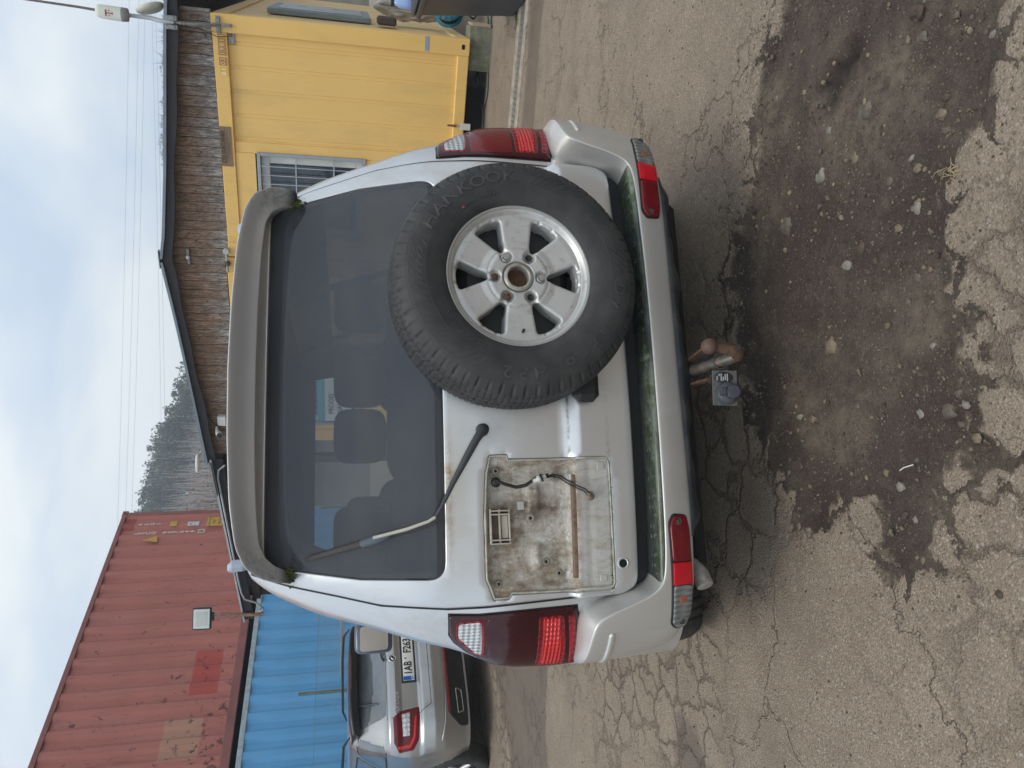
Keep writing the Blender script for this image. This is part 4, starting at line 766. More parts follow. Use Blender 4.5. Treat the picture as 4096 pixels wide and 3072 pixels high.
def ground_mat():
    g = G('asphalt_and_dirt'); D = g.attr('dirt')['Fac']; Wt = g.attr('wet')['Fac']; RU = g.attr('rut')['Fac']
    big = g.noise(.7, 4, .6); med = g.noise(5, 6, .65); fine = g.noise(150, 4, .7)
    asp = g.ramp(med, [(.25, (.215, .163, .118)), (.5, (.285, .224, .165)), (.75, (.365, .292, .218))]); asp = g.mix(.5, asp, g.ramp(big, [(.35, (.215, .165, .122)), (.65, (.345, .275, .205))]))
    vs = g.voro(190); agg = g.voro(190, o=1); ac = g.sep(agg)[0]
    asp = g.mix(g.math('MULTIPLY', g.ramp(ac, [(.0, .7), (.28, .0)]), .8), asp, (.10, .085, .07)); asp = g.mix(g.ramp(ac, [(.82, 0.), (.95, .42)]), asp, (.52, .45, .36))
    vs2 = g.voro(75, o=1); a2 = g.sep(vs2)[1]; asp = g.mix(g.math('MULTIPLY', g.ramp(a2, [(.90, 0.), (.93, .5)]), g.ramp(g.voro(75), [(.25, 1.), (.4, 0.)])), asp, (.48, .46, .42))
    asp = g.mix(g.ramp(fine, [(.35, .45), (.55, 0.)]), asp, (.13, .11, .09))
    def warped(scale, amt, k):
        nz = g.noise(3.2 * k, 5, .65, o=1); v = g.n('ShaderNodeVectorMath', operation='SCALE'); g.L(nz, v.inputs[0]); v.inputs['Scale'].default_value = amt; a = g.n('ShaderNodeVectorMath', operation='ADD'); g.L(g.tc.outputs['Object'], a.inputs[0]); g.L(v.outputs[0], a.inputs[1]); return a.outputs[0]
    e1 = g.voro(1.35, 'DISTANCE_TO_EDGE', warped(1, .55, 1.)); e2 = g.voro(5.2, 'DISTANCE_TO_EDGE', warped(1, .22, 2.))
    reg = g.noise(.9, 3, .5, vec=g.obj((1, 1, 1), (4, 2, 0)))
    c1 = g.math('MULTIPLY', g.ramp(e1, [(.0, .6), (.004, .3), (.010, 0.)]), g.ramp(g.noise(1.5, 3), [(.42, 0.), (.55, 1.)])); lf = g.ramp(g.sep()[0], [(.0, 1.), (.04, 0.)])
    c2 = g.math('MULTIPLY', g.math('MULTIPLY', g.ramp(e2, [(.0, .75), (.03, .5), (.085, 0.)]), g.ramp(reg, [(.42, 0.), (.56, 1.)])), g.ramp(g.math('MULTIPLY_ADD', g.sep()[0], .4, .5), [(.62, 1.), (.88, .22)])); crk = g.math('MAXIMUM', c1, c2)
    asp = g.mix(g.math('MULTIPLY', crk, .85), asp, (.115, .084, .062))
    stain = g.ramp(g.noise(2.3, 6, .6, vec=g.obj((1, 1, 1), (9, 1, 0))), [(.52, 0.), (.7, .45)]); asp = g.mix(stain, asp, (.17, .135, .105))
    # damp soil with grit
    so_ = g.ramp(g.noise(3.4, 7, .62), [(.28, (.070, .050, .040)), (.5, (.105, .078, .062)), (.72, (.175, .132, .10))]); sf = g.noise(85, 6, .75); so_ = g.mix(g.ramp(sf, [(.36, .65), (.52, 0.)]), so_, (.034, .026, .022))
    gv = g.voro(120, o=1); gc_ = g.sep(gv)[0]; so_ = g.mix(g.math('MULTIPLY', g.ramp(gc_, [(.84, 0.), (.92, .65)]), g.ramp(g.voro(120), [(.3, 1.), (.45, 0.)])), so_, (.26, .235, .20))
    cl = g.noise(11, 5, .7); so_ = g.mix(g.ramp(cl, [(.55, 0.), (.72, .6)]), so_, (.22, .175, .13)); so_ = g.mix(g.math('MULTIPLY', g.ramp(g.noise(1.7, 4, .6), [(.45, 0.), (.62, .7)]), g.ramp(g.noise(16, 6, .75), [(.4, 0.), (.6, 1.)])), so_, (.25, .20, .145)); so_ = g.mix(g.ramp(g.noise(2.1, 4, .6, vec=g.obj((1, 1, 1), (5, 5, 0))), [(.46, 0.), (.62, .6)]), so_, (.055, .042, .038))
    grit = g.noise(230, 5, .8); so_ = g.mix(g.ramp(grit, [(.56, 0.), (.66, .75)]), so_, (.27, .22, .165)); so_ = g.mix(g.ramp(grit, [(.34, .7), (.44, 0.)]), so_, (.028, .021, .018)); so_ = g.mix(g.math('MULTIPLY', RU, .75), so_, (.022, .018, .017))
    nn = g.math('MULTIPLY', g.math('SUBTRACT', g.noise(30, 8, .78), .5), .11); dmask = g.ramp(g.math('ADD', g.math('ADD', D, nn), g.math('MULTIPLY', g.ramp(e2, [(.0, 1.), (.05, .6), (.10, 0.)]), .085)), [(.485, 0.), (.515, 1.)])
    wm = g.ramp(g.math('ADD', Wt, nn), [(.48, 0.), (.53, 1.)])
    wcol = g.mix(.62, asp, (.105, .082, .068)); col = g.mix(g.math('MULTIPLY', wm, .9), asp, wcol); col = g.mix(dmask, col, so_)
    h = g.math('ADD', g.math('MULTIPLY', fine, .5), g.math('MULTIPLY', g.math('SUBTRACT', 1, vs), .7)); h = g.math('SUBTRACT', h, g.math('MULTIPLY', crk, 3.0)); hd = g.math('ADD', g.math('MULTIPLY', g.math('ADD', sf, grit), 1.3), g.math('MULTIPLY', g.noise(22, 6, .7), 2.2))
    hx = g.n('ShaderNodeMix', data_type='FLOAT'); g.L(dmask, hx.inputs[0]); g.L(h, hx.inputs[2]); g.L(hd, hx.inputs[3]); g.bump(hx.outputs[0], .85, .006)
    rg = g.math('SUBTRACT', .93, g.math('MULTIPLY', wm, .25)); return g.set(color=col, rough=rg, spec=.25)
M_ground = ground_mat()
gr = grid_mesh('ground', Pg.transpose(1, 0, 2, 3) if False else Pg, M_ground, None); tag(gr, 'cracked grey brown asphalt yard with a patch of damp dirt behind the car', kind='structure')
for nm, arr in (('dirt', np.clip(.5 + dirt, 0, 1)), ('wet', np.clip(.5 + wet, 0, 1)), ('rut', np.clip(np.maximum(rut, rut2), 0, 1) * near)):
    a = gr.data.attributes.new(nm, 'FLOAT', 'POINT'); a.data.foreach_set('value', arr.astype(np.float32))
if gr.data.polygons[0].normal.z < 0: gr.data.flip_normals()
from mathutils import noise as mnoise
def gz(x, y):
    i = min(max(np.searchsorted(fx, x), 1), len(fx) - 1); j = min(max(np.searchsorted(fy, y), 1), len(fy) - 1); return float(Pg[i, j, 2])
def rock_mesh(mb, c, r, flat=.6, seed=0, sub=1):
    bm = bmesh.new(); bmesh.ops.create_icosphere(bm, subdivisions=sub, radius=1); rr = random.Random(seed); ax = (rr.uniform(.75, 1.35), rr.uniform(.7, 1.1), flat * rr.uniform(.7, 1.1)); an = rr.uniform(0, PI); ca, sa = math.cos(an), math.sin(an); V = []
    for v in bm.verts:
        k = 1 + (mnoise.noise(v.co * 1.7 + Vector((seed * 1.3, 0, 0)))) * .55; x, y, z = v.co.x * ax[0] * k * r, v.co.y * ax[1] * k * r, v.co.z * ax[2] * k * r; V.append((c[0] + x * ca - y * sa, c[1] + x * sa + y * ca, c[2] + z))
    F = [[v.index for v in f.verts] for f in bm.faces]; bm.free(); return mb.add(V, F)
STM = [simple('stone_%s' % n, tuple(x * .5 for x in c), .95, spec=.15, var=.45, scale=24, bump=.5, bscale=80) for n, c in (('grey', (.25, .215, .17)), ('tan', (.36, .29, .20)), ('brown', (.17, .13, .10)), ('pale', (.44, .40, .33)))]
# stones one can tell apart
def small_label(k, p):
    side = 'at the right end of the' if p[0] > 1.25 else ('in the right half of the' if p[0] > .55 else ('in the middle of the' if p[0] > -.15 else 'in the left part of the'))
    far = 'near its car side edge' if p[1] > 2.25 else ('near its outer edge' if p[1] < 1.75 else 'midway across')
    return 'small %s stone %s dirt patch, %s' % (('grey', 'tan', 'brown', 'pale')[k], side, far)
stones = R4([(925, 490), (880, 700), (728, 780), (580, 1000), (1030, 800), (1006, 575), (905, 1100), (765, 575), (1285, 573), (1262, 500), (1278, 428), (850, 1175), (1158, 1225), (1160, 745), (1162, 50), (1490, 145), (1180, 160), (780, 1530), (1068, 795), (1160, 920), (1115, 1340), (535, 435), (1410, 470), (1130, 700), (1365, 622), (1080, 1010), (975, 1155), (1220, 1530)])
rad = [.040, .028, .030, .036, .024, .024, .032, .020, .016, .018, .015, .024, .014, .018, .030, .014, .020, .026, .013, .018, .011, .012, .012, .012, .011, .018, .016, .012]
words = {0: ('large flat grey green stone embedded in the dirt', 0), 1: ('rounded tan stone in the middle of the dirt patch', 1), 2: ('pale elongated stone near the asphalt edge right of the tow ball', 3), 3: ('flat grey slab of stone nearest to the car on the dirt', 0), 4: ('bluish grey pointed stone in the middle of the dirt', 0), 5: ('angular brown stone next to the large flat stone', 2), 6: ('curved brown stone half sunk in the dirt', 2)}
for i, ((u, v), r) in enumerate(zip(stones, rad)):
    p = gp(u, v); mb = MB(); rock_mesh(mb, (0, 0, 0), r, .42 if i < 8 else .65, i + 3, 2); o = mb.build('stone', STM[words[i][1] if i in words else i % 4]); o.scale = (.85,) * 3; o.location = (p[0], p[1], gz(p[0], p[1]) + r * (-.08 if i < 8 else .06))
    tag(o, words[i][0] if i in words else small_label(i % 4, p), 'stone', 'stones lying on the dirt patch')
stones = R5([(630, 275), (1165, 245), (1230, 218), (1245, 288), (1290, 350), (1215, 295), (975, 543), (990, 660), (915, 487), (1200, 170), (1050, 252), (1388, 970), (515, 145), (1110, 655), (1030, 675), (530, 132), (1078, 835), (800, 355), (580, 265)])
for i, (u, v) in enumerate(stones):
    p = gp(u, v); r = [.016, .019, .012, .014, .012, .011, .017, .012, .009, .012, .011, .010, .010, .010, .009, .010, .013, .010, .012][i]; mb = MB(); rock_mesh(mb, (0, 0, 0), r, .7, i + 60, 2); o = mb.build('stone', STM[(i * 3 + 1) % 4]); o.location = (p[0], p[1], gz(p[0], p[1]) + r * .25)
    tag(o, 'angular pale grey stone at the left end of the dirt patch' if i == 1 else ('biggest loose stone on the narrow tongue of dirt' if i == 6 else small_label((i * 3 + 1) % 4, p)), 'stone', 'stones lying on the dirt patch')
# gravel and grit
mbs = [MB() for _ in range(4)]; DP = poly_ground(DIRT); tet = [(1, 1, 1), (1, -1, -1), (-1, 1, -1), (-1, -1, 1)]
base = []; bm = bmesh.new(); bmesh.ops.create_icosphere(bm, subdivisions=1, radius=1); IV = np.array([v.co[:] for v in bm.verts]); IF = [[v.index for v in f.verts] for f in bm.faces]; bm.free()
n_ = 0; cand = np.stack([rng.uniform(-2.6, 3.2, 110000), rng.uniform(1.25, 4.6, 110000)], 1); ind = inside(cand, DP); den = vnoise(cand, 1.6, 11); ed = pdist(cand, DP)
for q, i_, d_, e_2 in zip(cand, ind, den, ed):
    pr = (.20 + 1.0 * max(0, d_ - .42) + (.35 if e_2 < .08 else 0)) if i_ else (.030 + (.45 if e_2 < .14 else 0))
    if rng.random() > pr: continue
    r = .0016 + .0034 * rng.random() ** 3 + (.007 * rng.random() if rng.random() < .09 and i_ else 0); a = rng.random() * 6.28; ca, sa = math.cos(a), math.sin(a); J = IV * (1 + .35 * (rng.random((len(IV), 1)) - .5)) * np.array([r * rng.uniform(.8, 1.4), r, r * .7]); J = np.stack([J[:, 0] * ca - J[:, 1] * sa, J[:, 0] * sa + J[:, 1] * ca, J[:, 2]], 1) + np.array([q[0], q[1], gz(*q) + r * .35]); mbs[int(rng.integers(4))].add(J, IF); n_ += 1
for k, m_ in enumerate(mbs): tag(m_.build('gravel', STM[[0, 1, 2, 1][k]], fix=False), 'loose gravel and grit scattered over the dirt patch', kind='stuff')
# a straw, a splinter of wood, dry grass, glass bits
mb = MB(); a, b = gp(*R5([(985, 478)])[0]), gp(*R5([(1040, 455)])[0]); mb.tube([(*a[:2], -.005), (*((a + b) / 2)[:2], .004), (*b[:2], -.004)], .0018, 5); tag(mb.build('straw', simple('straw_white', (.62, .58, .48), .7)), 'single pale straw lying on the dirt', 'straw')
mb = MB(); c_ = gp(*R4([(1335, 780)])[0])
for _ in range(16): a = random.uniform(0, 6.28); l = random.uniform(.02, .05); x, y = c_[0] + random.gauss(0, .015), c_[1] + random.gauss(0, .015); mb.tube([(x, y, -.012), (x + math.cos(a) * l * .5, y + math.sin(a) * l * .5, .006), (x + math.cos(a) * l, y + math.sin(a) * l, -.006)], .0009, 4)
tag(mb.build('dry_grass', simple('dry_straw', (.40, .31, .16), .8)), 'small tuft of dry yellow grass at the edge of the dirt', kind='stuff')
# ================================================================== yard grid frame: x to the right along the facade, y away
KX = np.array([3.55, 7.53, 0.]); YAW = math.radians(-28.8); d1 = np.array([-math.cos(YAW), -math.sin(YAW), 0]); d2 = np.array([-math.sin(YAW), math.cos(YAW), 0])
def loc(a, y=0, z=0): p = KX + d1 * a + d2 * y; return (p[0], p[1], z)
def yel(name, c, dirt):
    g = G(name); f = g.noise(1.6, 5, .6); c_ = g.ramp(f, [(.3, tuple(x * .95 for x in c)), (.7, c)]); c_ = g.mix(g.ramp(g.noise(5, 8, .7, vec=g.obj((1, 1, .25))), [(.5, 0.), (.75, .28)]), c_, (.36, .27, .14))
    sp = g.math('MULTIPLY', g.ramp(g.voro(26), [(.03, .8), (.07, 0.)]), g.ramp(g.noise(2.2, 3), [(.55, 0.), (.62, 1.)])); c_ = g.mix(sp, c_, (.10, .05, .02)); e_ = g.ramp(g.noise(34, 6, .75), [(.62, 0.), (.70, dirt)]); c_ = g.mix(e_, c_, (.13, .065, .03)); g.bump(g.noise(8, 4), .1, .01); return g.set(color=c_, rough=.5, spec=.4)
M_y = yel('yellow_container_paint', (.84, .545, .18), .0); M_yr = yel('yellow_frame_paint', (.84, .54, .17), .45); M_ys = yel('yellow_side_paint', (.74, .55, .27), .1)
M_wood_c = simple('timber_cream', (.50, .40, .24), .6, var=.15)
def office(idx, label):
    e = empty('office_container', loc(.0 + 2.45 * idx, 0, 0), YAW, label=label, cat='container', group='yellow office containers under the gable'); z1 = 2.76 + .03 * idx; p = lambda m_, n, mt: m_.build(n, mt, e)
    Wc = 2.435
    for x0, x1 in ((-.165, 0), (-Wc, -Wc + .165)): m_ = MB(); m_.box(x0, x1, 0, .16, .24, z1, .006); p(m_, 'corner_post', M_yr)
    m_ = MB(); m_.box(-Wc + .165, -.165, .004, .12, 2.62, z1 - .004, .006); p(m_, 'top_rail', M_yr); m_ = MB(); m_.box(-Wc + .165, -.165, .004, .12, .243, .36, .006); p(m_, 'bottom_rail', M_yr)
    # front: ribbed panels on the right, plain panel with the window on the left
    xs = [-.165]; ys = [.045]
    for a in (.239, .456, .681, .915, 1.14): xs += [-a + .004, -a, -a - .030, -a - .034]; ys += [.045, .051, .051, .045]
    xs += [-1.19]; ys += [.045]; Pn = np.array([[(x, y, z) for z in (.36, 2.62)] for x, y in zip(xs, ys)]); grid_mesh('front_panel', Pn, M_y, e, False)
    m_ = MB(); m_.box(-1.30, -1.19, .028, .07, .36, 2.62, .004); m_.box(-2.27, -1.30, .020, .06, 2.42, 2.62, .004); m_.box(-2.27, -1.30, .020, .06, .36, 1.28, .004); m_.box(-2.27, -2.20, .020, .06, 1.28, 2.42, .004); p(m_, 'front_panel', M_y)
    # side walls, roof, floor
    for sx in (0, 1):
        X = -.02 if sx == 0 else -Wc + .02; n = 60; Pn = np.array([[(X - (0 if (i % 4) in (0, 1) else .022) * (1 if sx == 0 else -1), .15 + 5.76 * i / n, z) for z in (.36, z1 - .12)] for i in range(n + 1)]); o = grid_mesh('side_wall', Pn, M_ys, e, False)
        m_ = MB(); xa, xb = ((-.06, 0) if sx == 0 else (-Wc, -Wc + .06)); m_.box(xa, xb, .16, 5.9, z1 - .13, z1, .006); p(m_, 'side_rail', M_ys); m_ = MB(); m_.box(xa, xb, .16, 5.9, .24, .37, .006); p(m_, 'side_rail', M_ys)
    m_ = MB(); m_.box(-Wc + .05, -.05, .06, 6.0, z1 - .05, z1 - .02); p(m_, 'roof', M_ys); m_ = MB(); m_.box(-Wc + .05, -.05, .06, 6.0, .26, .34); p(m_, 'floor', M_blk); m_ = MB(); m_.box(-Wc + .03, -.03, 5.9, 6.05, .24, z1); p(m_, 'back_wall', M_ys)
    m_ = MB(); V_ = round_poly([(-.105, .290), (-.055, .290), (-.055, .325), (-.105, .325)], .016, 5); m_.add([(x, -.0015, z) for x, z in V_], [tuple(range(len(V_)))]); p(m_, 'casting_hole', simple('casting_hole', (.006, .006, .006), .9))
    if idx == 0: m_ = MB(); m_.box(-.150, -.012, -.004, .0, .662, .705, .001); p(m_, 'tape_strip', simple('blue_grey_tape', (.30, .36, .42), .5))
    # window with grille
    fr = MB(); x0, x1, z0, z2 = -2.2, -1.283, 1.28, 2.405
    for b in ((x0, x1, z2 - .035, z2), (x0, x1, z0, z0 + .035), (x1 - .035, x1, z0 + .035, z2 - .035), (x0, x0 + .035, z0 + .035, z2 - .035)): fr.box(b[0], b[1], .0, .06, b[2], b[3], .004)
    w_ = p(fr, 'window', simple('window_grey_frame', (.30, .34, .37), .5)); fr = MB()
    for b in ((x0 + .035, x1 - .035, z2 - .125, z2 - .035), (x0 + .035, x1 - .035, z0 + .035, z0 + .10), (x1 - .115, x1 - .035, z0 + .1, z2 - .125), (x0 + .035, x0 + .115, z0 + .1, z2 - .125)): fr.box(b[0], b[1], .055, .09, b[2], b[3], .005)
    fr.build('sash', simple('white_sash', (.55, .56, .54), .5), w_); fr = MB(); fr.box(x0 + .1, x1 - .1, .078, .082, z0 + .09, z2 - .115); fr.build('pane', simple('dark_office_glass', (.035, .045, .06), .08, var=.5, scale=9, coat=.6), w_)
    k = 0
    for a in np.arange(1.333 + .093, 2.19, .093): fr = MB(); fr.box(-a - .004, -a + .004, .012, .02, z0 + .035, z2 - .035, .001); fr.build('grille_bar', simple('grille_grey', (.42, .46, .50), .4, .3) if k == 0 and idx == 0 else bpy.data.materials['grille_grey'], w_); k += 1
    for z in (2.013, 1.618): fr = MB(); fr.box(x0 + .035, x1 - .035, .021, .028, z - .006, z + .006, .001); fr.build('grille_bar', bpy.data.materials['grille_grey'], w_)
    # numbers
    xa = -.555; cells = [('0', 0), ('1', 0), None, ('0', 1), ('3', 1), None, ('1', 1), ('9', 1), ('8', 1), ('1', 1), ('1', 1)]; bx1 = MB(); bx0 = MB(); tx1 = MB(); tx0 = MB(); x = xa
    for c in cells:
        if c is None: x += .014; continue
        w1 = .039; (bx1 if c[1] else bx0).box(x, x + w1 - .003, .0005, .0035, 2.636, 2.708); add_text(tx1 if c[1] else tx0, c[0], .066, frame((x + w1 / 2 - .001, .0, 2.672), (1, 0, 0)), sx=.8, bold=.0012, depth=.001); x += w1
    dx = {0: .0, 1: -.02}[idx]
    for m_, n, mt in ((bx1, 'number_box', simple('number_brown', (.40, .22, .075), .6)), (bx0, 'number_box', simple('number_yellow', (.72, .48, .06), .6)), (tx1, 'number_text', simple('number_cream', (.72, .50, .22), .6)), (tx0, 'number_text', simple('number_white', (.85, .82, .72), .6))):
        tag(m_.build(n, mt, e), kind='stuff')
    return e
oc = [office(0, 'yellow office container at the right corner of the gable, with the brown maker plate'), office(1, 'second yellow office container behind the car, left of the pipe fittings')]
mb = MB(); mb.box(-1.445, -1.045, -.003, .003, 2.645, 2.755); pl = mb.build('maker_plate', simple('maker_plate_brown', (.23, .15, .085), .55), oc[0])
mb = MB(); add_text(mb, 'CTX CONTAINEX', .048, frame((-1.25, -.0035, 2.728), (1, 0, 0)), sx=.84, bold=.0025)
for k in range(3): mb.box(-1.40 + .04 * k, -1.10 - .05 * k, -.0045, -.0032, 2.692 - k * .014, 2.695 - k * .014)
mb.box(-1.43, -1.06, -.0045, -.0032, 2.706, 2.7085); tag(mb.build('maker_plate_text', simple('plate_dark_print', (.06, .04, .03), .5), pl), kind='stuff')
mb = MB(); mb.box(-1.035 - .24, 0, 0, .001, 0, .001) if False else None
# sheet metal flap with cable at the top corner
mb = MB(); mb.box(-.262, -.166, .030, .036, 2.555, 2.617, .002); tag(mb.build('cable_entry_plate', simple('bare_patch_grey', (.33, .31, .29), .6, var=.4, scale=60), oc[0]))
mb = MB(); mb.lathe([(.008, 0), (.013, .002), (.013, .004), (.008, .004)], 14, Matrix.Translation((-.186, .028, 2.588)) @ Matrix.Rotation(PI / 2, 4, 'X')); mb.build('cable_hole', M_blk, oc[0])
# sales board on the second container, seen through the car
e = empty('sales_board', loc(3.62, -.03, 1.42), YAW, label='white sales board with a teal top on the second yellow container, seen through the car', cat='sign'); mb = MB(); mb.box(-.95, 0, 0, .02, 0, .42, .003); mb.build('board', simple('board_white', (.62, .66, .66), .5), e); mb = MB(); mb.box(-.95, 0, -.003, 0, .33, .42); mb.build('header', simple('board_teal', (.06, .36, .42), .5), e); mb = MB(); add_text(mb, 'PRODEJ', .085, frame((-.70, -.002, .25), (1, 0, 0)), bold=.001); add_text(mb, 'NÁHRADNÍCH DÍLŮ', .085, frame((-.475, -.002, .14), (1, 0, 0)), bold=.001, sx=.95); tag(mb.build('board_text', simple('board_print', (.03, .04, .05), .5), e), kind='stuff')
# trowel hanging below the container
e = empty('trowel', loc(.86, -.04, .20), YAW, label='trowel with a wooden handle and white blade hanging from the container edge', cat='trowel'); mb = MB(); mb.tube([(0, .02, .225), (.0, .015, .13)], [.010, .014], 10); mb.build('handle', simple('trowel_wood', (.14, .08, .05), .6), e); mb = MB(); mb.tube([(0, .015, .13), (0, .0, .09)], .006, 8); mb.build('shaft', M_galv, e); mb = MB(); mb.box(-.034, .034, -.004, .0, -.02, .09, .003); mb.build('blade', simple('trowel_blade', (.62, .64, .60), .4, .2), e)
# ------------------------------------------------ wooden gable shed
shed = empty('wooden_shed', loc(0, 0, 2.76), YAW, label='weathered wooden gable with a dark low roof above the yellow containers', cat='shed')
def board_mat():
    g = G('weathered_boards'); oi = g.n('ShaderNodeObjectInfo'); rn = oi.outputs['Random']; X, Y, Z = g.sep()[:3]; sh = g.n('ShaderNodeCombineXYZ'); g.L(g.math('MULTIPLY', rn, 37.), sh.inputs[0]); av = g.n('ShaderNodeVectorMath', operation='ADD'); g.L(g.tc.outputs['Object'], av.inputs[0]); g.L(sh.outputs[0], av.inputs[1]); m_ = g.n('ShaderNodeMapping'); m_.inputs['Scale'].default_value = (1, 1, .16); g.L(av.outputs[0], m_.inputs[0]); v = m_.outputs[0]
    n1_ = g.noise(55, 6, .7, vec=v); n2_ = g.noise(190, 4, .7, vec=v); top = g.math('ADD', g.math('MULTIPLY', Z, 3.4), g.math('MULTIPLY', g.math('SUBTRACT', g.noise(9, 4, vec=v), .5), 1.5)); top = g.math('ADD', top, g.math('MULTIPLY', g.math('SUBTRACT', rn, .5), .35)); tm = g.ramp(top, [(.05, 0.), (.95, 1.)])
    grey = g.ramp(n1_, [(.3, (.10, .095, .09)), (.5, (.26, .25, .235)), (.66, (.55, .52, .48))]); brown = g.ramp(n1_, [(.3, (.13, .075, .05)), (.5, (.29, .185, .125)), (.7, (.45, .33, .24))]); c = g.mix(tm, grey, brown)
    c = g.mix(g.ramp(n2_, [(.38, .85), (.49, 0.)]), c, (.03, .026, .024)); kn = g.ramp(g.voro(7, vec=av.outputs[0]), [(.05, .85), (.11, 0.)]); c = g.mix(kn, c, (.05, .035, .028)); c = g.mix(g.math('MULTIPLY', rn, .25), c, (.06, .05, .045))
    g.bump(n1_, .8, .004); return g.set(color=c, rough=.85, spec=.2)
M_board = board_mat()
ZU = ([-.2, 0, .358, .817, 1.47, 2.18, 2.47, 2.965, 3.48, 4.376, 5.1], [3.04, 3.06, 3.095, 3.145, 3.215, 3.325, 3.355, 3.29, 3.265, 3.20, 3.155]); ZT = ([-.75, .22, 1.48, 2.187, 2.468, 3.07, 3.65, 5.12], [3.05, 3.174, 3.307, 3.398, 3.453, 3.385, 3.33, 3.205])
a = 0.0; k = 0
while a < 5.05:
    wb = random.uniform(.088, .108); z1 = float(np.interp(a + wb / 2, *ZT)) - 2.76 - .03; zb_ = (.0 if a < 2.44 else .035) + random.uniform(-.004, .004); mb = MB(); b0 = random.uniform(0, .007); mb.box(-a - wb + .003, -a - .001, .035 - b0, .055, zb_, z1, .003); mb.build('board', M_board, shed); a += wb
mb = MB(); mb.box(-5.06, .02, .06, .08, -.02, .28); mb.build('backing', M_blk, shed); mb = MB(); mb.box(.0, .028, .0, .08, .0, .27, .003); mb.build('corner_board', simple('corner_board_grey', (.25, .23, .20), .8, var=.3, scale=30), shed)
M_roof = simple('roof_black', (.022, .022, .026), .7, var=.3, scale=8, bump=.3); M_trim = simple('roof_trim_grey', (.20, .24, .27), .45, .4, var=.15)
def roofpiece(name, aa, t0, t1, y0, y1, mat, nseg=26, wob=0):
    Pt = []
    for a_ in np.linspace(aa[0], aa[1], nseg):
        z = float(np.interp(a_, *ZT)) - 2.76; wv = wob * (.5 + .5 * math.sin(a_ * 3.1) + .4 * math.sin(a_ * 7.7)); Pt.append([(-a_, y0, z + t0), (-a_, y1, z + t0), (-a_, y1, z + t1 - wv), (-a_, y0, z + t1 - wv), (-a_, y0, z + t0)])
    o = grid_mesh(name, np.array(Pt), mat, shed, False); m_ = MB(); m_.add(Pt[0][:4], [(0, 1, 2, 3)]); m_.add(Pt[-1][:4], [(0, 1, 2, 3)]); m_.build(name + '_end', mat, shed); return o
roofpiece('verge_board', (-.75, 2.468), -.030, -.105, -.10, -.075, M_roof, wob=.02); roofpiece('verge_board', (2.468, 5.12), -.030, -.105, -.10, -.075, M_roof, wob=.02)
roofpiece('roof_slab', (-.78, 2.468), -.004, -.06, -.073, 6.2, M_roof); roofpiece('roof_slab', (2.468, 5.14), -.004, -.06, -.073, 6.2, M_roof)
roofpiece('roof_trim', (-.78, 2.45), .0, -.028, -.125, -.077, M_trim); roofpiece('roof_trim', (2.49, 5.14), .0, -.028, -.125, -.077, M_trim)
mb = MB(); mb.box(-2.56, -2.36, -.13, -.06, .690, .698, .002, ); mb.build('ridge_flashing', M_trim, shed)
for y in (.6, 1.8, 3.0, 4.2): mb = MB(); mb.box(.06, .75, y, y + .08, .10, .22); mb.build('rafter_tail', simple('rafter_brown%d' % int(y), (.05, .035, .03), .8), shed)
# sagging cable under the eaves
mb = MB(); mb.tube([(-4.30, -.03, .44), (-4.36, -.04, .40), (-4.45, -.05, .375), (-4.55, -.05, .34), (-4.62, -.05, .27), (-4.63, -.04, .18)], .008, 8); mb.build('cable', M_blk, shed)
# fittings: bracket, pipes, cctv
e = empty('cctv_camera', loc(4.56, 0, 2.99), YAW, label='white bullet security camera with a junction box on the weathered boards', cat='camera'); mb = MB(); mb.box(-.07, .07, -.045, .03, -.055, .045, .008); mb.build('junction_box', M_white, e); mb = MB(); mb.tube([(-.08, -.02, .06), (-.13, -.05, .06), (-.15, -.10, .055)], [.014, .02, .014], 10); mb.build('bracket', M_white, e); mb = MB(); Mq = Matrix.Translation((-.14, -.10, .03)) @ Matrix.Rotation(math.radians(18), 4, 'Z') @ Matrix.Rotation(math.radians(14), 4, 'X'); mb.tube([Mq @ Vector((0, .10, 0)), Mq @ Vector((0, -.08, 0))], [.033, .036], 16); mb.build('housing', M_white, e); mb = MB(); mb.tube([Mq @ Vector((0, -.081, 0)), Mq @ Vector((0, -.087, 0))], .033, 16); mb.build('lens', simple('cctv_lens', (.02, .03, .06), .1, coat=1.), e)
e = empty('pipe_fitting', loc(2.44, -.03, 2.778), YAW, label='short horizontal pipe between two round caps at the container seam', cat='pipe'); mb = MB(); mb.tube([(.075, 0, .0), (-.17, 0, 0)], .013, 12); mb.build('pipe', simple('pipe_pale', (.36, .37, .34), .5, .2), e)
for x, mt in ((.076, simple('cap_pale', (.42, .45, .43), .45)), (-.072, simple('cap_rusty', (.15, .105, .09), .6, .2, var=.4, scale=40))): mb = MB(); mb.tube([(x, .03, 0), (x, -.02, 0), (x - .01 * (x < 0), -.026, 0)], [.031, .034, .03], 18); mb.build('cap', mt, e)
e = empty('wall_bracket', loc(2.455, .0, 3.182), YAW, label='small galvanised bracket with a round knob screwed to the boards', cat='bracket'); mb = MB(); mb.box(-.085, .085, .0, .025, -.014, .014, .002); mb.build('plate', M_galv, e); mb = MB(); mb.sphere((0, -.02, 0), .022, 12, 8); mb.build('knob', M_white, e)
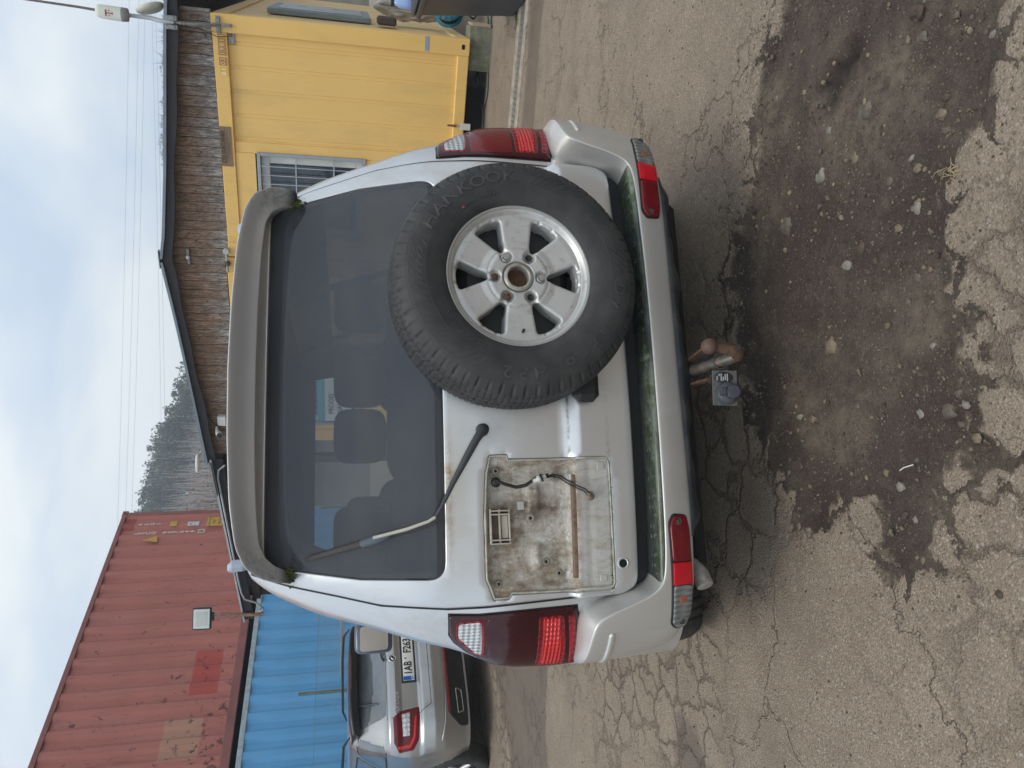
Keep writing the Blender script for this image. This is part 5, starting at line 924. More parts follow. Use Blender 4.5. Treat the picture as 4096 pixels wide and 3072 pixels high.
# ------------------------------------------------ antenna mast
e = empty('antenna_mast', loc(.10, -.055, 2.60), YAW, label='cream box antenna with a red T logo on a galvanised mast at the shed corner', cat='antenna')
mb = MB(); mb.box(-.012, .016, .03, .056, -.03, .14, .002); mb.box(-.075, .078, .035, .056, .075, .115, .003); mb.build('foot_bracket', M_galv, e)
mb = MB()
for x, z in ((-.06, .095), (.062, .095), (.002, -.015)): mb.lathe([(.0005, .0), (.006, .0)], 10, Matrix.Translation((x, .0295 + .005 * (z > .05) , z)) @ Matrix.Rotation(PI / 2, 4, 'X'))
tag(mb.build('bolt_holes', M_blk, e), kind='stuff')
mb = MB(); mb.tube([(.0, .03, .07), (-.004, -.03, .14), (-.008, -.09, .30), (-.010, -.09, .54)], [.010, .0155, .0155, .0155], 14); mb.build('mast_tube', M_galv, e)
for z in (.36, .39): mb = MB(); mb.tube([(-.0085, -.09, z), (-.0085, -.09, z + .004)], .0175, 14); mb.build('cable_tie', M_blk, e)
for sx in (-1, 1): mb = MB(); mb.box(-.010 + sx * .038 - .022, -.010 + sx * .038 + .022, -.112, -.07, .43, .54, .006); mb.box(-.01 + sx * .038 - .012, -.01 + sx * .038 + .012, -.120, -.11, .45, .48, .003); mb.build('clamp', M_galv, e)
mb = MB(); mb.tube([(-.008, -.105, .46), (-.006, -.10, .55), (-.004, -.05, .62), (.004, -.01, .68), (.008, -.008, .84)], [.014, .020, .020, .020, .018], 16); mb.build('grey_tube', simple('tube_grey', (.33, .35, .37), .5), e)
mb = MB(); mb.tube([(.008, -.008, .84), (.008, -.008, .866), (.009, -.008, .875), (.0095, -.008, .925)], [.016, .020, .058, .062], 24); mb.build('base_cap', simple('cap_grey', (.30, .30, .29), .5), e)
Ma = Matrix.Translation((.014, -.008, 1.035)) @ Matrix.Rotation(math.radians(3), 4, 'Y'); mb = MB(); mb.lathe([(.0005, .115), (.035, .112), (.052, .10), (.060, .075), (.0615, 0), (.0615, -.108)], 32, Ma @ Matrix.Diagonal((1, .75, 1, 1))); mb.build('antenna_box', simple('antenna_cream', (.66, .68, .60), .5, var=.05), e)
mb = MB(); my = -.0475
for b in ((-.020, .020, .012, .024), (-.0045, .0045, -.036, .014), (-.012, .012, -.040, -.034), (-.026, -.021, .010, .024), (.021, .026, .010, .024)): mb.box(b[0], b[1], my, my + .003, b[2], b[3], .0005, Ma)
for x in (-.020, .020): mb.box(x - .005, x + .005, my, my + .003, -.014, -.006, .0005, Ma)
tag(mb.build('t_logo', simple('logo_red', (.36, .03, .07), .5), e), kind='stuff')
mb = MB(); mb.tube([(.018, .06, 1.13), (.030, .08, 1.32), (.055, .1, 1.9)], [.012, .011, .010], 8); tag(mb.build('rusty_rod', simple('rod_rusty', (.15, .12, .11), .7, var=.4, scale=30)), 'rusty pole rising behind the cream box antenna', 'pole').parent = None
o = bpy.data.objects['rusty_rod']; o.matrix_world = Matrix.Translation(loc(.10, -.06, 2.60)) @ Matrix.Rotation(YAW, 4, 'Z')
mb = MB(); mb.tube([(-.015, -.11, .46), (-.03, -.10, .40), (-.045, -.03, .25), (-.10, -.03, .10), (-.09, -.01, -.01)], .0035, 6); mb.build('antenna_cable', M_blk, e)
e = empty('satellite_dish', loc(.0, .05, 3.27), YAW, label='cream round dish seen nearly edge on beside the antenna box', cat='dish'); Md = Matrix.Translation((-.015, -.04, .02)) @ Matrix.Rotation(math.radians(70), 4, 'Y') @ Matrix.Rotation(math.radians(-14), 4, 'X'); mb = MB(); mb.lathe([(.0005, .02), (.045, .022), (.05, .030), (.055, .022), (.12, .016), (.128, .008), (.128, -.012), (.10, -.03), (.0005, -.035)], 40, Md); mb.build('reflector', simple('dish_cream', (.58, .56, .47), .55, var=.06), e); mb = MB(); mb.tube([(-.03, .02, -.10), (-.05, .02, -.16)], .012, 8); mb.build('mount', M_galv, e)
e = empty('loudspeaker_horn', loc(-.14, .0, 3.30), YAW, label='brown bell shaped horn on the roof edge beside the dish', cat='horn'); mb = MB(); mb.lathe([(.02, -.06), (.025, .0), (.035, .05), (.05, .08)], 20, Matrix.Rotation(math.radians(80), 4, 'Y')); mb.build('bell', simple('horn_brown', (.20, .10, .08), .5), e); mb = MB(); mb.tube([(0, 0, -.03), (0, .03, -.17)], .007, 6); mb.build('stem', M_galv, e)
# ------------------------------------------------ canopy with floodlight
can = empty('canopy', loc(5.10, 0, 3.0), YAW, label='dark flat canopy roof with a pale edge strip left of the gable', cat='canopy')
ce = lambda a_: .155 - .0815 * (a_ - 5.1)
mb = MB()
def slab(m_, a0, a1, t0, t1, y0, y1): m_.add([(-(a0 - 5.1), y0, ce(a0) + t0), (-(a0 - 5.1), y1, ce(a0) + t0), (-(a0 - 5.1), y1, ce(a0) + t1), (-(a0 - 5.1), y0, ce(a0) + t1), (-(a1 - 5.1), y0, ce(a1) + t0), (-(a1 - 5.1), y1, ce(a1) + t0), (-(a1 - 5.1), y1, ce(a1) + t1), (-(a1 - 5.1), y0, ce(a1) + t1)], [(0, 1, 2, 3), (4, 5, 6, 7), (0, 1, 5, 4), (1, 2, 6, 5), (2, 3, 7, 6), (3, 0, 4, 7)])
slab(mb, 5.08, 7.9, .0, -.022, -.12, -.09); mb.build('edge_strip', simple('strip_pale', (.40, .43, .46), .5, var=.2, scale=20), can)
mb = MB(); slab(mb, 5.08, 7.86, -.024, -.15, -.10, -.06); mb.build('fascia', M_roof, can); mb = MB(); slab(mb, 5.08, 7.86, -.004, -.05, -.058, 2.4); mb.build('roof_sheet', M_roof, can); mb = MB(); slab(mb, 5.3, 7.62, -.16, -.26, .05, .15); mb.build('beam', simple('beam_brown', (.065, .045, .04), .8, var=.3), can); mb = MB(); slab(mb, 5.1, 5.6, .0, -.02, -.19, -.13); mb.build('corner_flashing', M_galv, can)
for a_ in (5.25, 7.55): mb = MB(); mb.box(-(a_ - 5.1) - .05, -(a_ - 5.1) + .05, .1, .2, -3.0, ce(a_) - .1, .004); mb.build('post', simple('post_dark%d' % int(a_), (.05, .04, .035), .8), can)
mb = MB(); mb.tube([(-.05, -.13, -.02), (-.12, -.13, .06), (-.25, -.13, .075), (-2.0, -.13, -.06), (-2.22, -.13, -.085), (-2.34, -.13, -.12), (-2.38, -.13, -.20), (-2.42, -.13, -.27), (-2.55, -.13, -.36), (-2.60, -.13, -.31)], .014, 8); mb.build('conduit', simple('conduit_grey', (.36, .38, .38), .5), can)
P_ = loc(7.73, -.15, 2.64); e = empty('floodlight', P_, 0, label='square floodlight on a wooden stick fixed to the end of the canopy', cat='light'); mb = MB(); mb.tube([(0, 0, 0), (.01, 0, .30), (.04, 0, .58)], [.026, .026, .024], 8); mb.build('wooden_pole', simple('pole_wood', (.22, .13, .08), .7, var=.4, scale=30, dirt=(.4, .32, .25), dirtamt=.5, dscale=12), e); mb = MB(); mb.tube([(.04, -.01, .58), (.045, -.02, .68)], .012, 8); mb.build('arm', M_galv, e); Mf = Matrix.Translation((.01, -.05, .815)) @ Matrix.Rotation(math.radians(-4), 4, 'X') @ Matrix.Rotation(math.radians(6), 4, 'Z'); mb = MB(); mb.box(-.150, .150, -.03, .03, -.125, .125, .01, Mf); mb.build('housing', simple('lamp_black', (.015, .015, .017), .5), e); mb = MB(); mb.box(-.132, .132, -.034, -.0305, -.107, .107, .002, Mf); mb.build('lens', simple('lamp_glass', (.55, .60, .58), .2, coat=.6), e); mb = MB(); mb.box(-.095, .095, -.037, -.0345, -.075, .075, .002, Mf); mb.build('led_panel', simple('led_grey', (.46, .50, .48), .3), e)
mb = MB(); mb.box(-.06, .06, .0, .03, -.15, -.12, .004, Matrix.Translation((.02, -.03, .81))); mb.build('yoke', M_dkmet, e)
# ------------------------------------------------ red and blue shipping containers
A0 = np.array([-6.04, 13.1, 0.]); CY = math.atan2(.8539, .5205); cdr = np.array([math.cos(CY), math.sin(CY), 0]); cnr = np.array([-math.sin(CY), math.cos(CY), 0])
def cpaint(name, c, red):
    g = G(name); X, Y, Z = g.sep()[:3]; f = g.noise(.8, 5, .6); col = g.ramp(f, [(.3, tuple(x * .88 for x in c)), (.7, tuple(x * 1.06 for x in c))]); st_ = g.noise(2.2, 7, .7, vec=g.obj((3, 3, .35))); col = g.mix(g.ramp(st_, [(.5, 0.), (.72, .35)]), col, tuple(min(1, x * .6 + .16) for x in c))
    if red:
        bm1 = lambda x0, x1, z0, z1: g.math('MULTIPLY', g.math('MULTIPLY', g.ramp(g.math('SUBTRACT', X, x0), [(0., 0.), (.02, 1.)]), g.ramp(g.math('SUBTRACT', x1, X), [(0., 0.), (.02, 1.)])), g.math('MULTIPLY', g.ramp(g.math('SUBTRACT', Z, z0), [(0., 0.), (.02, 1.)]), g.ramp(g.math('SUBTRACT', z1, Z), [(0., 0.), (.02, 1.)])))
        col = g.mix(g.math('MULTIPLY', bm1(1.08, 2.03, .37, .87), .75), col, (.42, .06, .05)); col = g.mix(g.math('MULTIPLY', bm1(-.17, .62, .52, 1.15), .8), col, (.45, .26, .18)); col = g.mix(g.math('MULTIPLY', bm1(5.45, 5.85, 2.70, 2.95), .7), col, (.28, .05, .04))
        rs = g.noise(6.5, 7, .72, vec=g.obj((1, 1, .9), (2, 0, 5))); low = g.math('MULTIPLY', g.ramp(Z, [(.3, 1.), (.42, .65), (.9, 0.)]), 1.) if False else g.ramp(g.math('MULTIPLY', Z, .3), [(.06, 1.), (.28, .45), (.50, .12)]); lft = g.ramp(g.math('MULTIPLY_ADD', X, .08, .5), [(.45, 1.), (.75, .2)])
        rm = g.ramp(g.math('ADD', rs, g.math('MULTIPLY', g.math('MULTIPLY', low, lft), .13)), [(.635, 0.), (.66, .85)]); col = g.mix(rm, col, (.075, .04, .035))
        sc_ = g.noise(3.2, 6, .75, vec=g.obj((7, 7, .8), (1, 0, 3)), dist=.5); col = g.mix(g.ramp(sc_, [(.615, 0.), (.64, .6)]), col, (.12, .07, .055))
    else: sc_ = g.noise(3.2, 6, .75, vec=g.obj((6, 6, .6)), dist=.4); col = g.mix(g.ramp(sc_, [(.62, 0.), (.66, .35)]), col, (.38, .42, .42))
    g.bump(g.noise(9, 4), .1, .01); return g.set(color=col, rough=.62, spec=.3)
M_red = cpaint('red_container_paint', (.45, .165, .135), True); M_blue = cpaint('blue_container_paint', (.14, .42, .74), False); M_redr = simple('red_rail', (.27, .10, .09), .65, var=.2, dirt=(.07, .045, .04), dirtamt=.5); M_bluer = simple('pale_blue_rail', (.36, .45, .50), .6, var=.25, scale=12, dirt=(.25, .2, .15), dirtamt=.5, dscale=9)
def sea(name, z0, z1, mat, rail, label, top_pale):
    e = empty(name, (A0[0], A0[1], z0), CY, label=label, cat='container', group='stacked shipping containers'); H = z1 - z0; X0, X1 = 6.02 - 12.19, 6.02
    def wall(y_out, s_, xa, xb, n):
        xs = []; ys = []; x = xa; pit = .362
        while x < xb - .05:
            for dx_, yy in ((0, 0), (.11, 0), (.18, .045), (.29, .045)): xs.append(x + dx_); ys.append(yy)
            x += pit
        xs.append(xb); ys.append(0); return np.array([[(q, y_out + s_ * (v + .012), z) for z in (.15, H - .10)] for q, v in zip(xs, ys) if q <= xb])
    grid_mesh('side_wall', wall(0, 1, X0 + .12, X1 - .12, 0), mat, e, False); grid_mesh('side_wall', wall(2.44, -1, X0 + .12, X1 - .12, 0), mat, e, False)
    for y in (0, 2.34): m_ = MB(); m_.box(X0 + .12, X1 - .12, y, y + .10, H - .10, H - .01, .006); m_.build('top_rail', rail if not top_pale else M_bluer, e); m_ = MB(); m_.box(X0 + .12, X1 - .12, y, y + .10, .0, .15, .006); m_.build('bottom_rail', rail, e)
    for x in (X0, X1 - .12):
        for y in (0, 2.32):
            m_ = MB(); m_.box(x, x + .12, y, y + .12, .12, H - .12, .006); m_.build('corner_post', rail, e)
            for z in (0, H - .118): m_ = MB(); m_.box(x - .008, x + .17, y - .006, y + .165, z, z + .118, .01); c_2 = m_.build('corner_casting', rail, e); m_ = MB(); m_.lathe([(.0005, 0), (.03, 0)], 12, Matrix.Translation((x + .08, y - .0075, z + .06)) @ Matrix.Rotation(PI / 2, 4, 'X')); m_.build('casting_hole', M_blk, c_2)
    for x in (X0 + .02, X1 - .06): m_ = MB(); m_.box(x, x + .04, .12, 2.32, .1, H - .1); m_.build('end_wall', mat, e)
    m_ = MB(); m_.box(X0 + .1, X1 - .1, .08, 2.36, H - .05, H - .03); m_.build('roof', mat, e); m_ = MB(); m_.box(X0 + .1, X1 - .1, .08, 2.36, .02, .12); m_.build('floor', M_blk, e); return e
rc = sea('red_container', 3.35, 6.40, M_red, M_redr, 'rust red corrugated shipping container stacked on the blue one', False); bc = sea('blue_container', .45, 3.26, M_blue, M_bluer, 'light blue corrugated shipping container under the red one', True)
for nm, o_ in (('red_container', rc), ('blue_container', bc)): o_['group'] = 'stacked shipping containers'
def ctext(t, x, z, size, mt, name, vertical=True, sp=1.0, sx=.9):
    m_ = MB()
    if vertical:
        for i, ch in enumerate(t):
            if ch != ' ': add_text(m_, ch, size, frame((x, -.004, z - i * size * sp), (1, 0, 0)), sx=sx, bold=.004)
    else: add_text(m_, t, size, frame((x, -.004, z), (1, 0, 0)), sx=sx, bold=.002)
    return tag(m_.build(name, mt, rc), kind='stuff')
M_cw = simple('container_white', (.62, .58, .55), .6); M_cyl = simple('label_yellow', (.52, .34, .06), .6)
ctext('LSCU 957649', 5.30, 2.60, .135, M_cw, 'container_number', sp=.85); ctext('45G1', 5.59, 2.58, .125, M_cw, 'size_code', sp=.98)
mb = MB()
for b in ((5.24, 5.36, 1.21, 1.23), (5.24, 5.36, 1.33, 1.35), (5.24, 5.255, 1.23, 1.33), (5.345, 5.36, 1.23, 1.33)): mb.box(b[0], b[1], -.006, -.002, b[2], b[3])
add_text(mb, '1', .09, frame((5.30, -.004, 1.28), (1, 0, 0))); tag(mb.build('check_digit', M_cw, rc), kind='stuff')
mb = MB(); mb.box(5.46, 5.74, -.006, -.001, .86, 1.20); cp_ = mb.build('caution_label', M_cyl, rc); mb = MB(); add_text(mb, 'CAUTION', .065, frame((5.6, -.007, 1.14), (1, 0, 0))); add_text(mb, "9'6\"", .085, frame((5.6, -.007, 1.04), (1, 0, 0))); add_text(mb, 'HIGH', .08, frame((5.6, -.007, .93), (1, 0, 0))); tag(mb.build('caution_text', simple('label_black', (.04, .035, .02), .6), cp_), kind='stuff')
mb = MB(); mb.box(5.50, 5.66, -.006, -.001, 1.83, 1.97); mb.build('yellow_label', M_cyl, rc); mb = MB(); mb.box(5.49, 5.62, -.006, -.001, 1.46, 1.60); lb = mb.build('white_label', simple('label_white', (.55, .58, .60), .6), rc); mb = MB(); add_text(mb, 'IC', .07, frame((5.555, -.007, 1.53), (1, 0, 0))); tag(mb.build('label_text', bpy.data.materials['label_black'], lb), kind='stuff'); mb = MB(); mb.box(5.49, 5.62, -.006, -.001, 1.36, 1.455); mb.build('white_label', bpy.data.materials['label_white'], rc)
mb = MB(); mb.add([(5.0, -.004, 2.14), (5.2, -.004, 2.16), (5.08, -.004, 2.45), (5.0, -.006, 2.14), (5.2, -.006, 2.16), (5.08, -.006, 2.45)], [(0, 1, 2), (3, 4, 5), (0, 1, 4, 3), (1, 2, 5, 4), (2, 0, 3, 5)]); mb.build('warning_triangle', M_cyl, rc)
# ------------------------------------------------ chain link fence
F0 = A0 - cnr * 1.1; fz = lambda u, v: on_plane(u, v, F0, cnr)
ft = fz(350, 1265); ztop = float(ft[2]); fence = empty('chain_link_fence', (F0[0], F0[1], 0), CY, label='chain link fence with concrete and green posts in front of the blue container', cat='fence'); fl = lambda P: float((P - F0) @ cdr)
M_wire = simple('fence_wire', (.22, .27, .27), .5, .5); mb = MB(); xa, xb = fl(fz(-60, 1265)), fl(fz(640, 1265)) + 4; cell = .062; n = int((xb - xa + 1.9) / cell)
for i in range(n):
    for s_ in (-1, 1):
        x0 = xa + i * cell if s_ < 0 else xa + i * cell - 0; z0, z1 = .1, ztop; L_ = (z1 - z0); xe = x0 - s_ * L_ * .8
        t0, t1 = 0., 1.
        mb.tube([(x0, 0, z0), (xe, 0, z1)], .0016, 3, caps=False, smooth=False)
tag(mb.build('wire_mesh', M_wire, fence), kind='stuff')
for z in (ztop, ztop * .5, .12): mb = MB(); mb.tube([(xa, 0, z), (xb, 0, z)], .0035, 5); mb.build('line_wire', M_wire, fence)
gp0 = fz(288, 1194); mb = MB(); mb.tube([(fl(gp0), -.04, 0), (fl(gp0), -.04, float(gp0[2]))], .028, 10); mb.build('green_post', simple('post_green', (.13, .17, .13), .6), fence)
for x in (fl(gp0) + 4.6,): mb = MB(); mb.tube([(x, -.04, 0), (x, -.04, ztop + .04)], .026, 8); mb.build('green_post', bpy.data.materials['post_green'], fence)
ba, bb = fz(350, 1368), fz(590, 1367); mb = MB(); mb.box(fl(ba), fl(bb) + 1.5, -.12, -.07, float(ba[2]) - .03, float(ba[2]) + .03, .004); rl_ = mb.build('gate_rail', simple('rail_pale', (.36, .40, .43), .5, .3), fence)
# ================================================================== the parked estate car
sk = empty('parked_estate_car', (-2.86, 7.83, 0), math.radians(47), label='clean silver grey estate car with plate 1AB F263 parked left of the off-road car', cat='car')
M_sk = paint('estate_paint', (.40, .405, .405), metal=.7, rough=.28); SZb = [.30, .40, .46, .52, .62, .74, .765, .95, 1.0, 1.075, 1.09, 1.39, 1.44, 1.47]; SYb = [.12, .06, .02, -.02, -.03, -.01, .03, .035, .02, .04, .085, .42, .44, .47]; SZw = [.25, .35, .5, .9, 1.05, 1.2, 1.38, 1.45]; SWw = [.80, .86, .895, .905, .875, .79, .66, .58]
def Wsk(z): return smooth_tab(z, SZw, SWw, .05)
def skb(X, z):
    X = np.asarray(X, float); z = np.asarray(z, float); W_ = Wsk(z); xc = W_ * .5; t = np.clip((np.abs(X) - xc) / (W_ - xc), 0, 1); return smooth_tab(z, SZb, SYb, .008) + .03 * (X / .7) ** 2 + .26 * (1 - np.sqrt(np.maximum(0, 1 - t * t)))
rows = []; szs = np.concatenate([np.linspace(.25, .74, 50), np.linspace(.75, 1.10, 30), np.linspace(1.12, 1.44, 16)])
for z in szs:
    W_ = float(Wsk(z)); xc = W_ * .5; th = np.radians(np.linspace(3, 90, 46)); xr = np.concatenate([np.linspace(0, xc, 10), xc + (W_ - xc) * np.sin(th)]); yr = skb(xr, z); yf = 4.6 if z < .78 else float(np.interp(z, [.78, .95, 1.05, 1.4, 1.44], [4.45, 3.6, 3.35, 2.6, 2.4]))
    ys = np.linspace(max(yr[-1], .45), yf - .35, 110)[1:]; tf = np.radians([20, 45, 70, 90]); X = np.concatenate([xr, np.full(len(ys), W_), W_ - .35 * (1 - np.cos(tf)), np.linspace(W_ - .35, 0, 5)[1:]]); Y = np.concatenate([yr, ys, yf - .35 + .35 * np.sin(tf), np.full(4, yf)])
    rows.append(np.stack([np.concatenate([X, -X[::-1][1:-1]]), np.concatenate([Y, Y[::-1][1:-1]]), np.full(2 * len(X) - 2, z)], 1))
for s_, z in ((.95, 1.455), (.8, 1.468), (.5, 1.475), (0, 1.478)): rows.append(np.concatenate([np.array([0, 1.5]) + (rows[-1 if False else len(szs) - 1][:, :2] - np.array([0, 1.5])) * s_, np.full((len(rows[0]), 1), z)], 1))
Ps = np.array(rows).transpose(1, 0, 2); Pcc = (Ps + np.roll(Ps, -1, 0))[:, :-1] / 4 + (Ps + np.roll(Ps, -1, 0))[:, 1:] / 4
arch = (np.abs(Pcc[..., 0]) > .7) & (np.minimum(np.hypot(Pcc[..., 1] - .90, Pcc[..., 2] - .33), np.hypot(Pcc[..., 1] - 3.58, Pcc[..., 2] - .33)) < .375)
grid_mesh('body', Ps, M_sk, sk, True, True, keep=~arch)
M_skg = simple('estate_glass', (.10, .115, .125), .05, var=.35, scale=3, coat=1., spec=.8); M_skd = simple('estate_dark_trim', (.018, .019, .021), .5, var=.2)
patch('rear_window', round_poly([(-.56, 1.098), (.56, 1.098), (.545, 1.36), (-.545, 1.36)], [.03, .03, .06, .06], 5), skb, M_skg, sk, lift=.003, r=.002, sp=.04, skirt=.004)
sp_ = MB(); nsp = 24; Psk = []
for i in range(nsp + 1):
    x = -.60 + 1.2 * i / nsp; k = (abs(x) / .60) ** 4; y0 = .245 + .05 * (x / .6) ** 2 + .09 * k; zt = 1.468 - .012 * (x / .6) ** 2 - .03 * k; Psk.append([(x, y0 + .3, zt + .005), (x, y0 + .02, zt), (x, y0, zt - .012), (x, y0 + .004, zt - .038), (x, y0 + .04, zt - .055 + .0 * k), (x, y0 + .2, zt - .058)])
grid_mesh('roof_spoiler', np.array(Psk), M_sk, sk); mb = MB(); mb.box(-.19, .19, .2385, .25, 1.433, 1.450, .002); mb.build('high_brake_light', simple('brake_light_dark', (.10, .01, .012), .2, coat=.6), sk)
mb = MB(); Psk2 = [[(p[3][0], p[3][1] + .004, p[3][2] + .0), (p[3][0], p[3][1] + .03, p[3][2] - .05)] for p in Psk]; grid_mesh('spoiler_underside', np.array(Psk2), M_skd, sk)
M_gap = simple('panel_gap_dark', (.02, .02, .02), .8)
def line_(pts, r=.0028, n='panel_gap', m=None, pr=None, lift=.0005): m_ = MB(); m_.tube([(x, float(skb(x, z)) - lift, z) for x, z in pts], r, 5); return m_.build(n, m or M_gap, pr or sk)
dens = lambda a, b, n=14: [tuple(np.array(a) + (np.array(b) - np.array(a)) * t) for t in np.linspace(0, 1, n)]
line_(dens((-.60, 1.088), (.60, 1.088), 24)); line_(dens((-.52, .655), (.52, .655), 20)); line_(dens((-.52, .655), (-.58, .76)) + dens((-.58, .77), (-.60, 1.05))); line_(dens((.52, .655), (.58, .76)) + dens((.58, .77), (.60, 1.05)))
patch('plate_frame', [(-.27, .782), (.27, .782), (.27, .935), (-.27, .935)], skb, M_skd, sk, lift=.012, r=.004, skirt=.02, sp=.05)
np_ = patch('number_plate', [(-.255, .80), (.255, .80), (.255, .915), (-.255, .915)], lambda X, z: np.asarray(X) * 0 + float(skb(0, .86)) - .002, simple('plate_white', (.78, .78, .74), .4, var=.03), sk, lift=.018, r=.001, skirt=.004, sp=.2)
py = float(skb(0, .86)) - .002 - .0195; mb = MB(); mb.box(-.254, -.212, py - .0015, py, .801, .914); mb.build('country_band', simple('plate_blue', (.02, .12, .45), .4), np_); mb = MB(); add_text(mb, 'CZ', .036, frame((-.233, py - .002, .817), (1, 0, 0)), bold=.001); tag(mb.build('country_code', simple('band_text', (.8, .8, .78), .5), np_), kind='stuff'); mb = MB(); add_text(mb, '1AB', .115, frame((-.125, py - .001, .858), (1, 0, 0)), sx=.72, bold=.002); add_text(mb, 'F263', .115, frame((.125, py - .001, .858), (1, 0, 0)), sx=.74, bold=.002); tag(mb.build('plate_characters', simple('plate_print', (.015, .015, .02), .5), np_), kind='stuff'); mb = MB(); mb.lathe([(.0005, .001), (.010, .001)], 14, Matrix.Translation((-.015, py - .0005, .885)) @ Matrix.Rotation(PI / 2, 4, 'X')); mb.build('plate_seal', simple('seal_red', (.45, .05, .05), .5), np_)
mb = MB(); cb = (.0, float(skb(0, 1.022)) - .001, 1.018); Mb_ = Matrix.Translation(cb) @ Matrix.Rotation(PI / 2, 4, 'X'); mb.lathe([(.030, .004), (.036, .007), (.041, .004), (.042, 0)], 32, Mb_); bd = mb.build('badge', simple('badge_chrome', (.62, .63, .63), .25, .8), sk); mb = MB(); mb.lathe([(.0005, .003), (.031, .003)], 28, Mb_); mb.build('badge_disc', simple('badge_black', (.03, .035, .035), .4), bd)
mb = MB(); mb.tube([(cb[0] - .02, cb[1] - .005, cb[2] - .012), (cb[0] - .004, cb[1] - .005, cb[2] + .004), (cb[0] + .018, cb[1] - .005, cb[2] + .014)], [.003, .005, .003], 6)
for k in range(3): mb.tube([(cb[0] - .006 + k * .006, cb[1] - .005, cb[2] + .004), (cb[0] - .016 + k * .008, cb[1] - .005, cb[2] + .018)], .0022, 5)
mb.build('badge_arrow', bpy.data.materials['badge_chrome'], bd)
mb = MB(); add_text(mb, 'ŠKODA', .05, frame((-.455, float(skb(-.455, .985)) - .006, .985), (.17, float(skb(-.37, .985)) - float(skb(-.54, .985)), 0)), sx=1.1, bold=.0008, spacing=1.1); tag(mb.build('maker_lettering', bpy.data.materials['badge_chrome'], sk), kind='stuff')
mb = MB(); mb.tube([(-.0, .05, 1.105), (.03, .07, 1.12), (.12, .10, 1.135), (.36, .13, 1.14)], [.014, .012, .008, .006], 8); mb.build('rear_wiper', M_skd, sk)
for s_ in (-1, 1):
    mp = lambda l: [(s_ * x, z) for x, z in l]; lo_ = patch('tail_lamp', round_poly(mp([(.545, .955), (.52, .775), (.60, .768), (.80, .785), (.868, .84), (.872, .98), (.80, 1.03), (.60, 1.035)]), .014, 3), skb, lens('estate_lamp_red%d' % s_, (.13, .005, .010)), sk, lift=.006, r=.005, sp=.02, skirt=.01)
    patch('lamp_strip', mp([(.60, .80), (.78, .815), (.845, .86), (.85, .985), (.83, .99), (.825, .875), (.765, .838), (.60, .82)]), skb, lens('lamp_bright%d' % s_, (.62, .02, .02)), lo_, lift=.0085, r=.002, sp=.03, skirt=.003); patch('clear_lens', mp([(.565, .865), (.76, .875), (.76, .94), (.575, .95)]), skb, lens('estate_clear%d' % s_, (.6, .62, .64), ribs=('x', 160, 1)), lo_, lift=.009, r=.003, sp=.03, skirt=.003)
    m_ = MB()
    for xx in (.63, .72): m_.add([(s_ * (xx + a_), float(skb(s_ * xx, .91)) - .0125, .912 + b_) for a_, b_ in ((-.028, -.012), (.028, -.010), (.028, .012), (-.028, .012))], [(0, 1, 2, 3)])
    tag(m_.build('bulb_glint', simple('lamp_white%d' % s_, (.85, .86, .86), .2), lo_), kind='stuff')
    patch('exhaust_trim', round_poly(mp([(.35, .395), (.36, .325), (.57, .315), (.60, .385)]), .015, 3), skb, M_chrome, sk, lift=.016, r=.003, sp=.05, skirt=.03, holes=[round_poly(mp([(.362, .385), (.37, .335), (.562, .327), (.587, .378)]), .012, 3)])
    for xx in (.30, .68): m_ = MB(); m_.lathe([(.0005, .001), (.010, .001), (.012, 0)], 14, Matrix.Translation((s_ * xx, float(skb(s_ * xx, .60)) - .001, .60)) @ Matrix.Rotation(PI / 2, 4, 'X')); m_.build('parking_sensor', simple('sensor_ring%d%d' % (s_, int(xx * 10)), (.22, .22, .22), .5), sk)
    # wheels
    m_ = MB(); m_.lathe([(.21, -.10), (.30, -.108), (.322, -.09), (.328, -.06), (.328, .06), (.322, .09), (.30, .108), (.21, .10)], 48, Matrix.Translation((s_ * .79, .90, .328)) @ Matrix.Rotation(PI / 2, 4, 'Y')); wo = m_.build('rear_wheel', M_rub, sk); m_ = MB()
    for k in range(5): a_ = 2 * PI * k / 5; m_.tube([(s_ * .865, .90 + .03 * math.cos(a_), .328 + .03 * math.sin(a_)), (s_ * .875, .90 + .20 * math.cos(a_), .328 + .20 * math.sin(a_))], [.035, .022], 6)
    m_.lathe([(.205, .08), (.215, .09), (.215, -.05)], 40, Matrix.Translation((s_ * .79, .90, .328)) @ Matrix.Rotation(s_ * PI / 2, 4, 'Y')); m_.build('wheel_rim', M_alloy, wo)
    m_ = MB(); m_.lathe([(.001, -.09), (.30, -.108), (.328, -.06), (.328, .06), (.30, .108), (.001, .09)], 40, Matrix.Translation((s_ * .79, 3.58, .328)) @ Matrix.Rotation(PI / 2, 4, 'Y')); m_.build('front_wheel', M_rub, sk)
    m_ = MB(); m_.tube([(s_ * .60, .45, 1.455), (s_ * .61, .62, 1.515), (s_ * .62, 1.2, 1.53), (s_ * .62, 2.6, 1.53), (s_ * .60, 2.85, 1.48)], [.008, .014, .015, .015, .008], 8); m_.build('roof_rail', M_skd, sk)
mb = MB(); mb.box(-.66, .66, .35, 4.3, .2, .42); mb.build('underbody', M_blk, sk)
patch('diffuser', round_poly([(-.70, .36), (-.68, .27), (.68, .27), (.70, .36), (.62, .468), (-.62, .468)], .02, 3), skb, M_skd, sk, lift=.010, r=.006, sp=.04, skirt=.03); patch('red_reflector_strip', [(-.61, .466), (.61, .466), (.60, .482), (-.60, .482)], skb, lens('strip_red', (.30, .015, .02)), sk, lift=.012, r=.002, sp=.04, skirt=.01)
